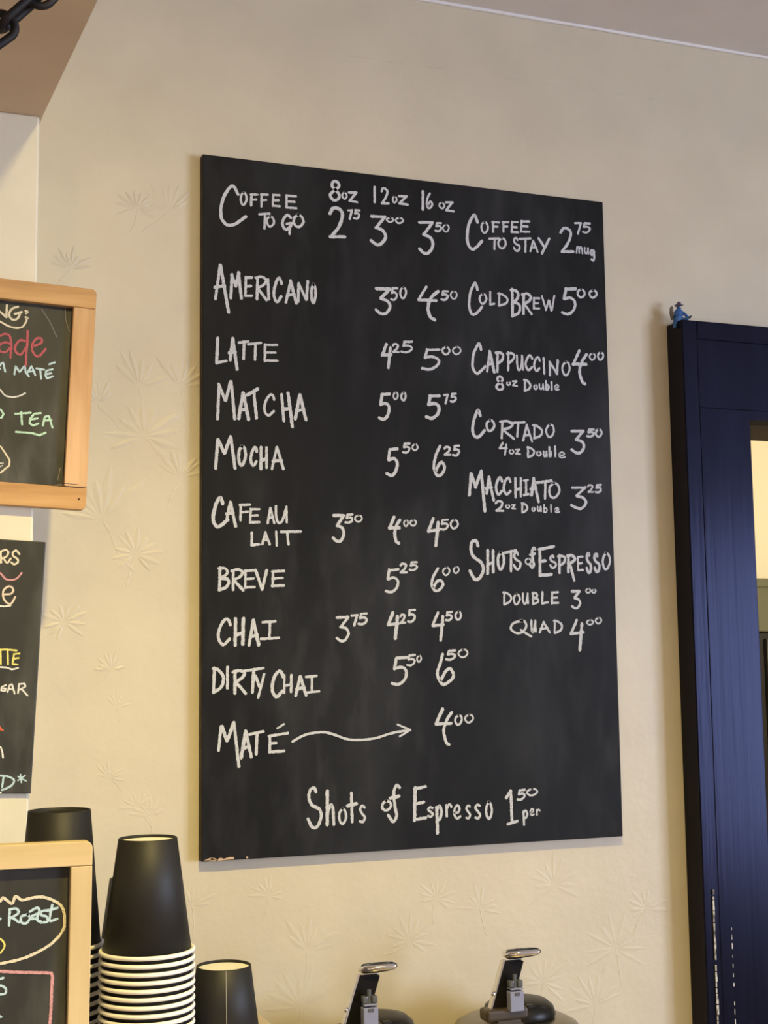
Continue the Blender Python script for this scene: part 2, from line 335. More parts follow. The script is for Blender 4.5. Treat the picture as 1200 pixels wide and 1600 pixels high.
MENU = [
 ('chalk words COFFEE TO GO', 'C3,-2832,-2443,4276,3678 O,-2538,-2431,4198,3995 F,-2402,-2276,4186,3999 F,-2259,-2132,4202,3995 E,-2095,-1962,4213,4021 E,-1907,-1731,4224,4019 T,-2276,-2109,3938,3692 o,-2181,-2044,3904,3724 G,-1964,-1782,3948,3653 O,-1794,-1630,3965,3765'),
 ('chalk cup size 8 oz', '8,-1274,-1079,4511,4198 o,-1087,-992,4355,4237 z,-992,-841,4374,4207'),
 ('chalk cup size 12 oz', '1,-611,-576,4484,4237 2,-504,-376,4477,4229 o,-338,-248,4381,4264 z,-248,-87,4403,4253'),
 ('chalk cup size 16 oz', '1,103,169,4504,4203 6,174,300,4483,4239 o,373,484,4368,4260 z,470,622,4391,4230'),
 ('chalk price of the small coffee to go', '2,-1278,-1028,4115,3664 7,-1002,-919,4111,3957 5,-919,-808,4122,3967'),
 ('chalk price of the medium coffee to go', '3,-677,-414,4082,3626 0,-427,-304,4059,3977 0,-291,-162,4073,3974'),
 ('chalk price of the large coffee to go', '3,49,303,4071,3572 5,306,425,4065,3910 0,430,544,4048,3922'),
 ('chalk words COFFEE TO STAY', 'C3,790,1065,4246,3694 O,1026,1161,4154,3963 F,1197,1338,4172,3993 F,1366,1489,4188,4009 E,1503,1640,4203,4016 E,1654,1821,4234,4041 T,1147,1332,3933,3737 O,1291,1436,3940,3761 S,1537,1661,3963,3746 T,1633,1841,3982,3746 A,1799,1952,3952,3760 Y,1938,2147,4008,3745'),
 ('chalk price of the coffee to stay with the word mug', '2,2305,2537,4196,3798 7,2552,2680,4299,4103 5,2675,2830,4308,4130 m,2567,2692,3936,3811 u,2703,2789,3927,3817 g,2796,2891,3905,3717'),
 ('chalk word AMERICANO', 'A3,-2904,-2675,3153,2483 M,-2688,-2503,3078,2682 E,-2483,-2357,3028,2730 R,-2337,-2150,3050,2698 I,-2177,-2109,3019,2713 C,-2082,-1941,3051,2691 A,-1914,-1730,3028,2687 N,-1744,-1566,3049,2714 O,-1552,-1456,3009,2719'),
 ('chalk price 3.50 on the AMERICANO line', '3,-611,-357,3044,2644 5,-383,-263,3058,2852 0,-245,-125,3076,2892'),
 ('chalk price 4.50 on the AMERICANO line', '4c,18,372,3115,2612 5,380,510,3078,2915 0,529,646,3084,2950'),
 ('chalk words COLD BREW', 'C3,796,1042,3242,2742 O,975,1109,3090,2914 L,1136,1231,3127,2908 D,1271,1442,3116,2907 B,1474,1651,3197,2767 R,1651,1830,3149,2819 E,1830,1955,3098,2907 W,1969,2206,3153,2905'),
 ('chalk price 5.00 beside COLD BREW', '5,2291,2559,3297,2860 0,2563,2705,3289,3139 0,2756,2905,3293,3151'),
 ('chalk word LATTE', 'L,-2878,-2704,2160,1785 A3,-2704,-2557,2176,1720 T,-2564,-2407,2147,1868 T,-2435,-2227,2135,1867 E,-2223,-2004,2120,1863'),
 ('chalk price 4.25 on the LATTE line', '4,-532,-360,2250,1877 2,-365,-251,2254,2112 5,-239,-53,2306,2118'),
 ('chalk price 5.00 on the LATTE line', '5,65,363,2223,1891 0,384,519,2268,2130 0,543,685,2280,2147'),
 ('chalk word MATCHA', 'M,-2882,-2588,1586,1036 A,-2576,-2401,1440,1048 T2,-2460,-2248,1506,1078 C,-2225,-2047,1437,1124 H3,-1988,-1792,1475,986 A,-1792,-1604,1463,1089'),
 ('chalk price 5.00 on the MATCHA line', '5,-590,-394,1546,1146 0,-366,-278,1572,1447 0,-252,-158,1579,1435'),
 ('chalk price 5.75 on the MATCHA line', '5,111,362,1571,1200 7,390,481,1583,1429 5,495,607,1607,1460'),
 ('chalk word MOCHA', 'M,-2900,-2589,841,375 O,-2577,-2449,726,434 C,-2410,-2293,711,440 H,-2279,-2145,717,395 A,-2121,-1925,730,403'),
 ('chalk price 5.50 on the MOCHA line', '5,-484,-286,787,371 5,-239,-111,864,702 0,-94,6,855,744'),
 ('chalk price 6.25 on the MOCHA line', '6,210,419,855,397 2,382,507,840,702 5,519,638,867,692'),
 ('chalk words CAFE AU LAIT', 'C3,-2922,-2693,27,-394 A3,-2743,-2583,-30,-384 F,-2566,-2388,-58,-296 E,-2428,-2265,-111,-326 A,-2178,-2061,-93,-325 U,-2077,-1877,-70,-317 L,-2405,-2266,-428,-624 A,-2254,-2126,-424,-606 I,-2067,-2020,-405,-619 T3,-1996,-1689,-387,-599'),
 ('chalk price 3.50 on the CAFE AU LAIT line', '3,-1267,-1073,-153,-547 5,-1084,-961,-149,-293 0,-949,-826,-162,-271'),
 ('chalk price 4.00 on the CAFE AU LAIT line', '4c,-460,-255,-167,-563 0,-236,-153,-207,-317 0,-141,-34,-204,-306'),
 ('chalk price 4.50 on the CAFE AU LAIT line', '4,113,310,-168,-586 5,306,445,-186,-354 0,457,597,-182,-334'),
 ('chalk word BREVE', 'B,-2848,-2671,-892,-1219 R,-2671,-2482,-916,-1218 E,-2498,-2325,-925,-1183 V,-2360,-2163,-923,-1204 E,-2128,-1928,-927,-1162'),
 ('chalk price 5.25 on the BREVE line', '5,-519,-301,-882,-1237 2,-298,-181,-808,-956 5,-168,-26,-784,-922'),
 ('chalk price 6.00 on the BREVE line', '6,143,364,-862,-1199 0,336,456,-854,-982 0,493,596,-841,-952'),
 ('chalk word CHAI', 'C,-2852,-2648,-1563,-1927 H,-2637,-2465,-1558,-1939 A,-2442,-2269,-1574,-1936 i!,-2269,-2009,-1596,-1853'),
 ('chalk price 3.75 on the CHAI line', '3,-1232,-1026,-1527,-1884 7,-1013,-904,-1510,-1675 5,-916,-769,-1487,-1664'),
 ('chalk price 4.25 on the CHAI line', '4,-502,-310,-1476,-1860 2,-309,-215,-1502,-1644 5,-203,-68,-1437,-1633'),
 ('chalk price 4.50 on the CHAI line', '4,155,357,-1474,-1885 5,360,480,-1462,-1611 0,504,619,-1456,-1600'),
 ('chalk words DIRTY CHAI', 'D,-2919,-2750,-2190,-2540 I,-2728,-2694,-2181,-2488 R,-2649,-2455,-2226,-2556 T,-2523,-2214,-2202,-2548 Y,-2352,-2202,-2285,-2616 C,-2133,-1947,-2243,-2610 H,-1971,-1819,-2301,-2557 A,-1807,-1631,-2314,-2598 i!,-1678,-1453,-2316,-2563'),
 ('chalk price 5.50 on the DIRTY CHAI line', '5,-448,-191,-2074,-2483 5,-222,-82,-2051,-2223 0,-75,11,-2064,-2169'),
 ('chalk price 6.50 on the DIRTY CHAI line', '6b,210,507,-2036,-2487 5,355,524,-1994,-2149 0,545,702,-1982,-2113'),
 ('chalk word MATÉ', 'M3,-2851,-2540,-2892,-3500 A,-2547,-2377,-3007,-3378 T,-2434,-2216,-3022,-3339 E2,-2182,-1881,-3052,-3326 /,-2054,-1943,-2938,-3013'),
 ('chalk price 4.00 on the MATÉ line', '4c,182,464,-2782,-3308 0,472,601,-2879,-3033 0,622,765,-2876,-3006'),
 ('chalk words SHOTS of ESPRESSO', 'S,734,978,-465,-1039 H,997,1145,-596,-956 O,1166,1295,-620,-891 T,1275,1484,-590,-916 S,1414,1555,-616,-888 o,1601,1716,-704,-813 f,1656,1788,-548,-866 E2,1807,2092,-516,-982 S,1989,2112,-660,-862 P,2121,2265,-649,-933 R3,2264,2429,-628,-1041 E,2431,2545,-662,-893 S,2576,2680,-613,-919 S,2701,2817,-620,-908 O,2839,2990,-599,-869'),
 ('chalk word DOUBLE with price 3.00', 'D,1245,1391,-1187,-1386 O,1404,1523,-1210,-1378 U,1537,1657,-1197,-1377 B,1698,1819,-1191,-1377 L,1846,1967,-1182,-1369 E,1995,2130,-1181,-1368 3,2321,2486,-1154,-1435 0,2559,2656,-1128,-1209 0,2656,2740,-1139,-1208'),
 ('chalk word QUAD with price 4.00', 'Q,1353,1699,-1581,-1833 U,1660,1767,-1581,-1773 A,1794,1982,-1605,-1774 D,2023,2181,-1581,-1786 4,2278,2525,-1569,-2030 0,2558,2683,-1576,-1666 0,2697,2817,-1544,-1649'),
 ('chalk word CAPPUCCINO', 'C3,833,1082,2359,1887 A,1067,1212,2256,1925 P,1212,1357,2257,1934 P,1386,1532,2260,1963 U,1532,1669,2225,1982 C,1679,1817,2235,1991 C,1816,1935,2216,1990 I,1964,2014,2215,1952 N,2053,2242,2199,1935 O,2272,2423,2185,1957'),
 ('chalk price 4.00 beside CAPPUCCINO', '4c,2444,2728,2366,1835 0,2733,2846,2334,2214 0,2866,2990,2362,2223'),
 ('small chalk words 8oz Double', '8,1204,1359,1899,1676 o,1378,1456,1827,1755 z,1466,1563,1842,1752 D,1650,1778,1872,1684 o,1807,1886,1808,1718 u,1896,1985,1823,1724 b,1995,2075,1874,1721 l,2095,2115,1869,1725 e,2144,2234,1829,1730'),
 ('chalk word CORTADO', 'C3,815,1040,1391,967 O,1039,1186,1258,1074 R,1251,1493,1259,976 T,1399,1670,1255,1008 A,1614,1777,1214,954 D,1778,1942,1222,998 O,1983,2135,1245,1033'),
 ('small chalk words 4oz Double', '4,1231,1379,936,740 o,1391,1485,844,762 z,1485,1585,855,762 D,1674,1810,894,721 o,1823,1919,838,751 u,1932,2009,842,743 b,2021,2084,908,746 l,2120,2148,924,750 e,2179,2304,842,737'),
 ('chalk price 3.50 beside CORTADO', '3,2385,2631,1180,815 5,2650,2791,1203,1064 0,2791,2918,1209,1070'),
 ('chalk word MACCHIATO', 'M3,750,1024,523,-77 A3,1005,1158,443,77 C,1164,1293,440,168 C,1283,1427,436,172 H,1456,1601,442,134 i!,1601,1708,420,173 A3,1707,1863,452,80 T,1814,2079,422,130 O,2000,2197,392,152'),
 ('small chalk words 2oz Double', '2,1161,1305,99,-67 o,1314,1401,50,-20 z,1410,1487,53,-26 D,1564,1680,85,-79 o,1728,1796,27,-52 u,1816,1894,39,-50 b,1914,1992,68,-64 l,2032,2051,71,-53 e,2090,2185,29,-59'),
 ('chalk price 3.25 beside MACCHIATO', '3,2363,2633,353,4 2,2637,2748,377,252 5,2758,2880,391,247'),
 ('chalk word Shots on the bottom line', 'S,-1654,-1431,-3762,-4311 h,-1396,-1242,-3816,-4290 o,-1220,-1089,-4055,-4287 t,-1100,-944,-3861,-4271 s,-933,-825,-4034,-4278'),
 ('chalk word of on the bottom line', 'o,-618,-448,-3982,-4139 f,-533,-325,-3778,-4301'),
 ('chalk word Espresso on the bottom line', 'E,-163,47,-3819,-4294 s,45,151,-4097,-4253 p,163,282,-4079,-4476 r,311,418,-4073,-4254 e,431,552,-4091,-4296 s,606,700,-4098,-4304 s,741,849,-4092,-4311 o,904,1027,-4063,-4319'),
 ('chalk price 1.50 per shot', '1!,1215,1414,-3918,-4410 5,1391,1530,-3924,-4085 0,1545,1721,-3919,-4030 p,1466,1563,-4211,-4432 e,1579,1663,-4191,-4302 r,1677,1753,-4207,-4301'),
]
ARROW = [[(-1835, -3178), (-1659, -3095), (-1423, -3068), (-1257, -3106), (-1090, -3167), (-898, -3184), (-680, -3167), (-434, -3106), (-177, -3072)], [(-359, -2995), (-177, -3072)], [(-177, -3072), (-331, -3155)]]
CHIPS = [[(-3014, -4634), (-2923, -4603), (-2864, -4618), (-2839, -4636)], [(-2935, -4642), (-2923, -4603), (-2864, -4634), (-2856, -4647)], [(-2839, -4648), (-2823, -4617), (-2789, -4615), (-2756, -4629), (-2689, -4609), (-2630, -4612), (-2622, -4641)], [(-2466, -4638), (-2462, -4614), (-2441, -4619), (-2437, -4643)]]
SIGN_A = [('cream chalk letters NG', [('cream', 3.6, 0, [(-0.5848, 2.1225), (-0.585, 2.1099)]), ('cream', 3.6, 0, [(-0.5848, 2.122), (-0.5793, 2.1155), (-0.5712, 2.1091)]), ('cream', 3.6, 0, [(-0.5712, 2.1091), (-0.571, 2.1232)]), ('cream', 3.6, 1, [(-0.5585, 2.1223), (-0.5643, 2.1199), (-0.5682, 2.1135), (-0.5659, 2.1076), (-0.5605, 2.1071), (-0.557, 2.1116), (-0.5566, 2.1159)]), ('cream', 3.6, 1, [(-0.5619, 2.1136), (-0.5562, 2.1154), (-0.5544, 2.1165)])]), ('cream chalk colon after the letters', [('cream', 3.6, 1, [(-0.5499, 2.1183), (-0.5477, 2.117), (-0.5494, 2.1155)]), ('cream', 3.6, 1, [(-0.5498, 2.1107), (-0.5476, 2.11), (-0.5489, 2.108)])]), ('cream chalk swoosh under the letters NG', [('cream', 3.2, 1, [(-0.5853, 2.1047), (-0.5782, 2.1034), (-0.5693, 2.0989), (-0.5603, 2.0972), (-0.5532, 2.0992), (-0.5488, 2.1061)])]), ('red chalk letters ade', [('red', 3.8, 1, [(-0.5779, 2.0866), (-0.5727, 2.0893), (-0.5673, 2.0874), (-0.5653, 2.0763), (-0.566, 2.0622)]), ('red', 3.8, 1, [(-0.5663, 2.0781), (-0.5725, 2.0795), (-0.5786, 2.0753), (-0.5776, 2.0689), (-0.5714, 2.0684), (-0.5653, 2.0753)]), ('red', 3.8, 1, [(-0.5473, 2.0949), (-0.5475, 2.0794), (-0.5486, 2.0643), (-0.5485, 2.0541)]), ('red', 3.8, 1, [(-0.5485, 2.0826), (-0.5556, 2.0831), (-0.5609, 2.0757), (-0.5599, 2.0692), (-0.5545, 2.0667), (-0.5484, 2.0756)]), ('red', 3.8, 1, [(-0.5403, 2.0776), (-0.5323, 2.0814), (-0.5314, 2.0862), (-0.536, 2.0873), (-0.5408, 2.0818), (-0.5421, 2.0742), (-0.5393, 2.0678), (-0.5347, 2.0658), (-0.5294, 2.0713), (-0.5268, 2.0752)])]), ('pale blue chalk word MATÉ', [('blue', 3.2, 0, [(-0.5808, 2.0491), (-0.5773, 2.0484)]), ('blue', 3.2, 0, [(-0.5825, 2.0435), (-0.5765, 2.0541), (-0.5739, 2.0561), (-0.5715, 2.0456)]), ('blue', 3.2, 0, [(-0.5612, 2.043), (-0.5601, 2.0528), (-0.5555, 2.0461), (-0.5498, 2.054), (-0.5488, 2.0466), (-0.5451, 2.0417)]), ('blue', 3.2, 0, [(-0.547, 2.0457), (-0.5422, 2.054), (-0.538, 2.0435)]), ('blue', 3.2, 0, [(-0.5466, 2.0472), (-0.539, 2.0481)]), ('blue', 3.2, 0, [(-0.5368, 2.0515), (-0.5282, 2.0507)]), ('blue', 3.2, 0, [(-0.5327, 2.0509), (-0.5312, 2.0397)]), ('blue', 3.2, 0, [(-0.5187, 2.0518), (-0.5255, 2.0495), (-0.5268, 2.0442), (-0.5245, 2.0406), (-0.5182, 2.0434)]), ('blue', 3.2, 0, [(-0.5259, 2.0452), (-0.52, 2.047)]), ('blue', 3.2, 0, [(-0.5224, 2.0572), (-0.5161, 2.06)])]), ('white chalk swoosh in the middle of the panel', [('white', 2.6, 1, [(-0.5822, 2.0287), (-0.5768, 2.0244), (-0.5714, 2.0182), (-0.5634, 2.0164), (-0.5555, 2.0182), (-0.5489, 2.0219)])]), ('mint green chalk word TEA with an underline', [('mint', 3.4, 0, [(-0.5791, 2.0021), (-0.5755, 2.0009), (-0.5724, 1.9964), (-0.5745, 1.9922), (-0.578, 1.9915)]), ('mint', 3.4, 0, [(-0.5596, 1.9974), (-0.5423, 1.9994)]), ('mint', 3.4, 0, [(-0.553, 1.9998), (-0.5518, 1.9855)]), ('mint', 3.4, 0, [(-0.5311, 1.9996), (-0.5382, 1.9987), (-0.543, 1.9924), (-0.5434, 1.9873), (-0.5398, 1.9847), (-0.5336, 1.9874)]), ('mint', 3.4, 0, [(-0.5426, 1.9915), (-0.5346, 1.9933)]), ('mint', 3.4, 0, [(-0.5286, 1.9853), (-0.5265, 1.9956), (-0.522, 1.9968), (-0.5178, 1.9835)]), ('mint', 3.4, 0, [(-0.5278, 1.9909), (-0.5193, 1.9923)]), ('mint', 3.4, 0, [(-0.5584, 1.9766), (-0.5406, 1.9759), (-0.5325, 1.9739), (-0.5254, 1.9771)])]), ('cream chalk arrow point at the panel edge', [('cream', 2.8, 0, [(-0.5752, 1.9591), (-0.5707, 1.9528), (-0.5649, 1.9439), (-0.5652, 1.9375), (-0.57, 1.9332), (-0.5743, 1.9293), (-0.5786, 1.9278)]), ('white', 1.6, 0, [(-0.5771, 1.9397), (-0.5718, 1.94)]), ('white', 1.6, 0, [(-0.577, 1.9352), (-0.5727, 1.9372)])]), ('slanting pale chalk smear', [('dust', 1.4, 1, [(-0.5319, 2.1216), (-0.5227, 2.1077), (-0.5143, 2.0903)])]), ('upright pale chalk smear', [('dust', 1.6, 1, [(-0.5051, 2.1238), (-0.504, 2.1101), (-0.4997, 2.0971)])]), ('short pale chalk smear', [('dust', 1.5, 1, [(-0.5082, 1.937), (-0.5111, 1.923)])]), ('level pale chalk smear', [('dust', 2.4, 1, [(-0.5146, 1.9164), (-0.5074, 1.9175), (-0.5029, 1.9149)])])]
SIGN_B = [('cream chalk letters RS', [('cream', 3.2, 1, [(-0.5728, 1.8395), (-0.5722, 1.8269)]), ('cream', 3.2, 1, [(-0.5724, 1.8399), (-0.5673, 1.8416), (-0.5645, 1.8388), (-0.5664, 1.8343), (-0.5711, 1.8318)]), ('cream', 3.2, 1, [(-0.5695, 1.8318), (-0.5655, 1.827), (-0.5617, 1.8319)]), ('cream', 3.2, 1, [(-0.5523, 1.837), (-0.5559, 1.841), (-0.5594, 1.8389), (-0.559, 1.8348), (-0.5542, 1.8313), (-0.5541, 1.8276), (-0.558, 1.8255), (-0.5608, 1.8275)])]), ('pink chalk swoosh', [('pink', 3.0, 1, [(-0.5763, 1.8179), (-0.5716, 1.814), (-0.5668, 1.8087), (-0.5605, 1.8076), (-0.5542, 1.8101), (-0.5496, 1.8158)])]), ('cream chalk letter e with a white underline', [('peach', 3.2, 1, [(-0.568, 1.7914), (-0.561, 1.7922), (-0.5583, 1.7963), (-0.5611, 1.8003), (-0.5658, 1.7994), (-0.5693, 1.7946), (-0.5688, 1.7873), (-0.5647, 1.7817), (-0.56, 1.7817), (-0.5562, 1.7886)]), ('white', 2.8, 0, [(-0.5749, 1.7788), (-0.5686, 1.778), (-0.5612, 1.7789)])]), ('yellow chalk letters TTE with a white underline', [('yellow', 3.0, 0, [(-0.576, 1.7295), (-0.5652, 1.73), (-0.5537, 1.7288)]), ('yellow', 3.0, 0, [(-0.5711, 1.7284), (-0.5705, 1.7139)]), ('yellow', 3.0, 0, [(-0.5635, 1.7289), (-0.5627, 1.7133)]), ('yellow', 3.0, 0, [(-0.5504, 1.7254), (-0.5564, 1.7249), (-0.5578, 1.7138), (-0.5524, 1.7132)]), ('yellow', 3.0, 0, [(-0.5574, 1.7194), (-0.5514, 1.7204)]), ('white', 2.8, 0, [(-0.5745, 1.7107), (-0.5648, 1.71), (-0.5583, 1.7077), (-0.5518, 1.7093)])]), ('white chalk letters GAR', [('white', 2.8, 0, [(-0.5645, 1.6906), (-0.5693, 1.6885), (-0.5698, 1.6846), (-0.5654, 1.684), (-0.5644, 1.6868), (-0.5677, 1.6868)]), ('white', 2.8, 0, [(-0.5627, 1.6829), (-0.5607, 1.69), (-0.558, 1.6916), (-0.5551, 1.6811)]), ('white', 2.8, 0, [(-0.5617, 1.6862), (-0.5568, 1.6861)]), ('white', 2.8, 0, [(-0.5513, 1.6816), (-0.5504, 1.6915)]), ('white', 2.8, 0, [(-0.5504, 1.6915), (-0.5444, 1.692), (-0.5433, 1.6886), (-0.5492, 1.6854)]), ('white', 2.8, 0, [(-0.5476, 1.6859), (-0.541, 1.6786)])]), ('red chalk mark at the panel edge', [('orange', 2.6, 0, [(-0.5718, 1.6467), (-0.569, 1.6423), (-0.5669, 1.6406)]), ('orange', 2.6, 0, [(-0.5711, 1.6401), (-0.5696, 1.6428)])]), ('white chalk letter n at the panel edge', [('white', 2.8, 0, [(-0.5714, 1.6226), (-0.5687, 1.622), (-0.5673, 1.6171), (-0.5663, 1.611)])]), ('pale blue chalk letter D with an asterisk', [('blue', 3.2, 1, [(-0.5654, 1.5897), (-0.5668, 1.5789)]), ('blue', 3.2, 1, [(-0.5692, 1.5915), (-0.5606, 1.5901), (-0.5541, 1.586), (-0.5562, 1.5806), (-0.5636, 1.5766), (-0.5673, 1.5757)]), ('blue', 2.4, 0, [(-0.5472, 1.5918), (-0.546, 1.583)]), ('blue', 2.4, 0, [(-0.5498, 1.5897), (-0.5411, 1.5844)]), ('blue', 2.4, 0, [(-0.5423, 1.5905), (-0.5498, 1.5853)]), ('white', 2.8, 0, [(-0.5699, 1.5725), (-0.568, 1.573)])])]
SIGN_C = [('pale blue chalk word Roast', [('blue', 3.4, 1, [(-0.5929, 1.4754), (-0.5897, 1.4771)]), ('blue', 3.4, 1, [(-0.5814, 1.485), (-0.5818, 1.4706)]), ('blue', 3.4, 1, [(-0.5814, 1.485), (-0.5755, 1.4852), (-0.5735, 1.4811), (-0.5806, 1.4771)]), ('blue', 3.4, 1, [(-0.5793, 1.4776), (-0.5727, 1.4726)]), ('blue', 3.4, 1, [(-0.565, 1.4792), (-0.5708, 1.4777), (-0.5707, 1.4724), (-0.5661, 1.4714), (-0.5629, 1.4758), (-0.565, 1.4792)]), ('blue', 3.4, 1, [(-0.563, 1.4817), (-0.5571, 1.4846), (-0.5545, 1.4824), (-0.5563, 1.474), (-0.553, 1.4718)]), ('blue', 3.4, 1, [(-0.5564, 1.4793), (-0.5616, 1.477), (-0.5616, 1.475), (-0.5563, 1.4753)]), ('blue', 3.4, 1, [(-0.5465, 1.4819), (-0.5525, 1.481), (-0.5524, 1.4777), (-0.5478, 1.476), (-0.547, 1.4714), (-0.553, 1.4711)]), ('blue', 3.4, 1, [(-0.5426, 1.4862), (-0.5445, 1.4771), (-0.5444, 1.4718), (-0.5378, 1.4733)]), ('blue', 3.4, 1, [(-0.5472, 1.4813), (-0.5379, 1.4833)])]), ('cream chalk oval around the word Roast', [('cream', 3.8, 1, [(-0.5978, 1.4952), (-0.59, 1.4934), (-0.5874, 1.4959), (-0.5795, 1.4901), (-0.5764, 1.4964), (-0.5704, 1.4927), (-0.5612, 1.4941), (-0.5507, 1.494), (-0.54, 1.4894), (-0.5332, 1.4829), (-0.5311, 1.4722), (-0.5329, 1.4617), (-0.5434, 1.4507), (-0.5591, 1.4428), (-0.5735, 1.4387), (-0.589, 1.4368), (-0.5967, 1.4368)])]), ('yellow chalk ring at the panel edge', [('yellow', 2.6, 1, [(-0.5945, 1.4586), (-0.5894, 1.4588), (-0.5854, 1.4533), (-0.5879, 1.4477), (-0.593, 1.4442)])]), ('pink chalk rectangle outline', [('pink', 4.0, 0, [(-0.5966, 1.4309), (-0.5759, 1.4279), (-0.5424, 1.4244), (-0.5417, 1.4204), (-0.5426, 1.3905), (-0.5442, 1.3647)])]), ('pale blue chalk letter s inside the pink rectangle', [('blue', 3.2, 1, [(-0.5862, 1.4236), (-0.5913, 1.4221), (-0.5906, 1.4182), (-0.5841, 1.4144), (-0.5846, 1.4093), (-0.5917, 1.4095)])]), ('pale blue chalk stroke at the panel edge', [('blue', 3.2, 0, [(-0.5908, 1.3912), (-0.5875, 1.3889)])])]
FRONDS = [(-0.3846, 2.0735, 0.0594, 60), (-0.3304, 2.0768, 0.0536, 60), (-0.4391, 2.0475, 0.0413, 45), (-0.3783, 2.0085, 0.0636, 130), (-0.33, 1.9564, 0.0429, 70), (-0.4311, 1.8981, 0.0786, 70), (-0.3881, 1.8544, 0.0433, 140), (-0.4778, 1.7672, 0.0359, 150), (-0.4179, 1.7072, 0.0276, 90), (-0.411, 1.6596, 0.0244, 60), (-0.3833, 1.5332, 0.0294, 110), (-0.367, 1.5221, 0.0328, 80), (-0.4199, 1.572, 0.0241, 90), (-0.3132, 1.4076, 0.0375, 80), (0.0233, 1.3937, 0.034, 120), (-0.1604, 1.3393, 0.0529, 70), (-0.1695, 1.2683, 0.0613, 80), (0.2011, 1.4009, 0.0454, 110), (0.2966, 1.3062, 0.054, 140), (0.1803, 1.2698, 0.0447, 120), (0.2613, 1.2323, 0.0511, 90), (-0.3496, 1.3201, 0.0326, 90), (-0.3888, 2.3149, 0.0342, 120), (-0.346, 2.3151, 0.0479, 70), (-0.4755, 2.2242, 0.0329, 80), (-0.0167, 1.3411, 0.0418, 120), (0.0875, 1.3756, 0.0386, 100), (-0.212, 1.4128, 0.0311, 100), (0.3486, 1.3574, 0.0424, 110), (-0.459, 1.5147, 0.0269, 90)]

# ------------------------------------------------------------------ the room
ZC = 2.674
bm = bmesh.new()
DX0, DX1, DZ = 0.527, 1.40, 2.0706           # doorway in the menu wall
def quadwall(bm):
    box(bm, -3.2, DX0, 0, 0.122, 0, ZC); box(bm, DX0, DX1, 0, 0.122, DZ + .0205, ZC); box(bm, DX1, 3.0, 0, 0.122, 0, ZC)
quadwall(bm)
def blade(bm, cx, cz, a, r0, L, w, h):
    d = Vector((math.cos(a), math.sin(a))); q = Vector((-d.y, d.x))
    c = Vector((cx, cz))
    st = []
    for t, ww in ((0, .15), (.25, .8), (.5, 1), (.78, .7), (1, .05)):
        m = c + d * (r0 + t * (L - r0)); st.append((m, ww * w * .5))
    prev = None
    for i, (m, ww) in enumerate(st):
        l = bm.verts.new((m.x + q.x * ww, -0.0001, m.y + q.y * ww)); r = bm.verts.new((m.x - q.x * ww, -0.0001, m.y - q.y * ww))
        k = bm.verts.new((m.x, -0.0001 - h * (.15 if i in (0, 4) else 1), m.y))
        if prev:
            bm.faces.new((prev[0], prev[2], k, l)); bm.faces.new((prev[2], prev[1], r, k))
        prev = (l, r, k)
fb = bmesh.new()
for cx, cz, rad, sp in FRONDS:
    n = 5 + int(sp / 22); base = math.pi / 2 + rnd.uniform(-.35, .35)
    for i in range(n):
        a = base + R(sp) * (i / (n - 1) * 2 - 1) * .95 + rnd.uniform(-.06, .06)
        L = rad * rnd.uniform(.62, 1.02)
        blade(fb, cx, cz, a, rad * .10, L, rad * rnd.uniform(.13, .22), rnd.uniform(.00040, .0009) * (1.0 if cz > 1.7 and cx < -.3 else .42))
    # curved stem
    a0 = -math.pi / 2 + rnd.uniform(-.9, .9); q = Vector((cx, cz))
    for k in range(4):
        blade(fb, q.x, q.y, a0, 0, rad * .3, rad * .06, .0003); q = q + Vector((math.cos(a0), math.sin(a0))) * rad * .25; a0 += rnd.uniform(-.3, .3)
# old plaster seam high on the wall
for k in range(9):
    blade(fb, -0.10 + k * .062, 2.5705 + k * .0005, 0.008 + rnd.uniform(-.03, .03), 0, .05 * rnd.uniform(.6, 1.1), .0022, .0005)
fb2 = bpy.data.meshes.new('relief'); face_front(fb); fb.to_mesh(fb2); fb.free(); 
bmesh.ops.recalc_face_normals(bm, faces=bm.faces[:]); bm.from_mesh(fb2); bpy.data.meshes.remove(fb2)
struct(link('wall_back', bm, M['wall'], recalc=False))
bm = bmesh.new(); box(bm, -3.35, -3.2, -5.2, 0.122, 0, ZC); struct(link('wall_left', bm, M['plain']))
WY0, WY1, WZ0, WZ1 = -4.4, -2.25, 0.75, 2.35
bm = bmesh.new()
box(bm, 3.0, 3.15, -5.2, WY0, 0, ZC); box(bm, 3.0, 3.15, WY1, 0.122, 0, ZC); box(bm, 3.0, 3.15, WY0, WY1, 0, WZ0); box(bm, 3.0, 3.15, WY0, WY1, WZ1, ZC)
struct(link('wall_right', bm, M['plain']))
bm = bmesh.new(); box(bm, -3.2, 3.0, -5.2, -5.05, 0, ZC); struct(link('wall_front', bm, M['plain']))
bm = bmesh.new(); box(bm, -3.35, 3.15, -5.2, 0.122, ZC, ZC + .1); struct(link('ceiling', bm, M['ceil']))
bm = bmesh.new(); box(bm, -3.35, 3.8, -5.2, 2.6, -.1, 0); struct(link('floor', bm, M['floor']))
bm = bmesh.new(); tube(bm, [(-.53 + i * .12 if i < 29 else 3.0, -.0012, ZC - .0012 + rnd.uniform(-.0006, .0006)) for i in range(30)], .0032, 8)
struct(link('trim_1', bm, M['bead'], smooth=True))
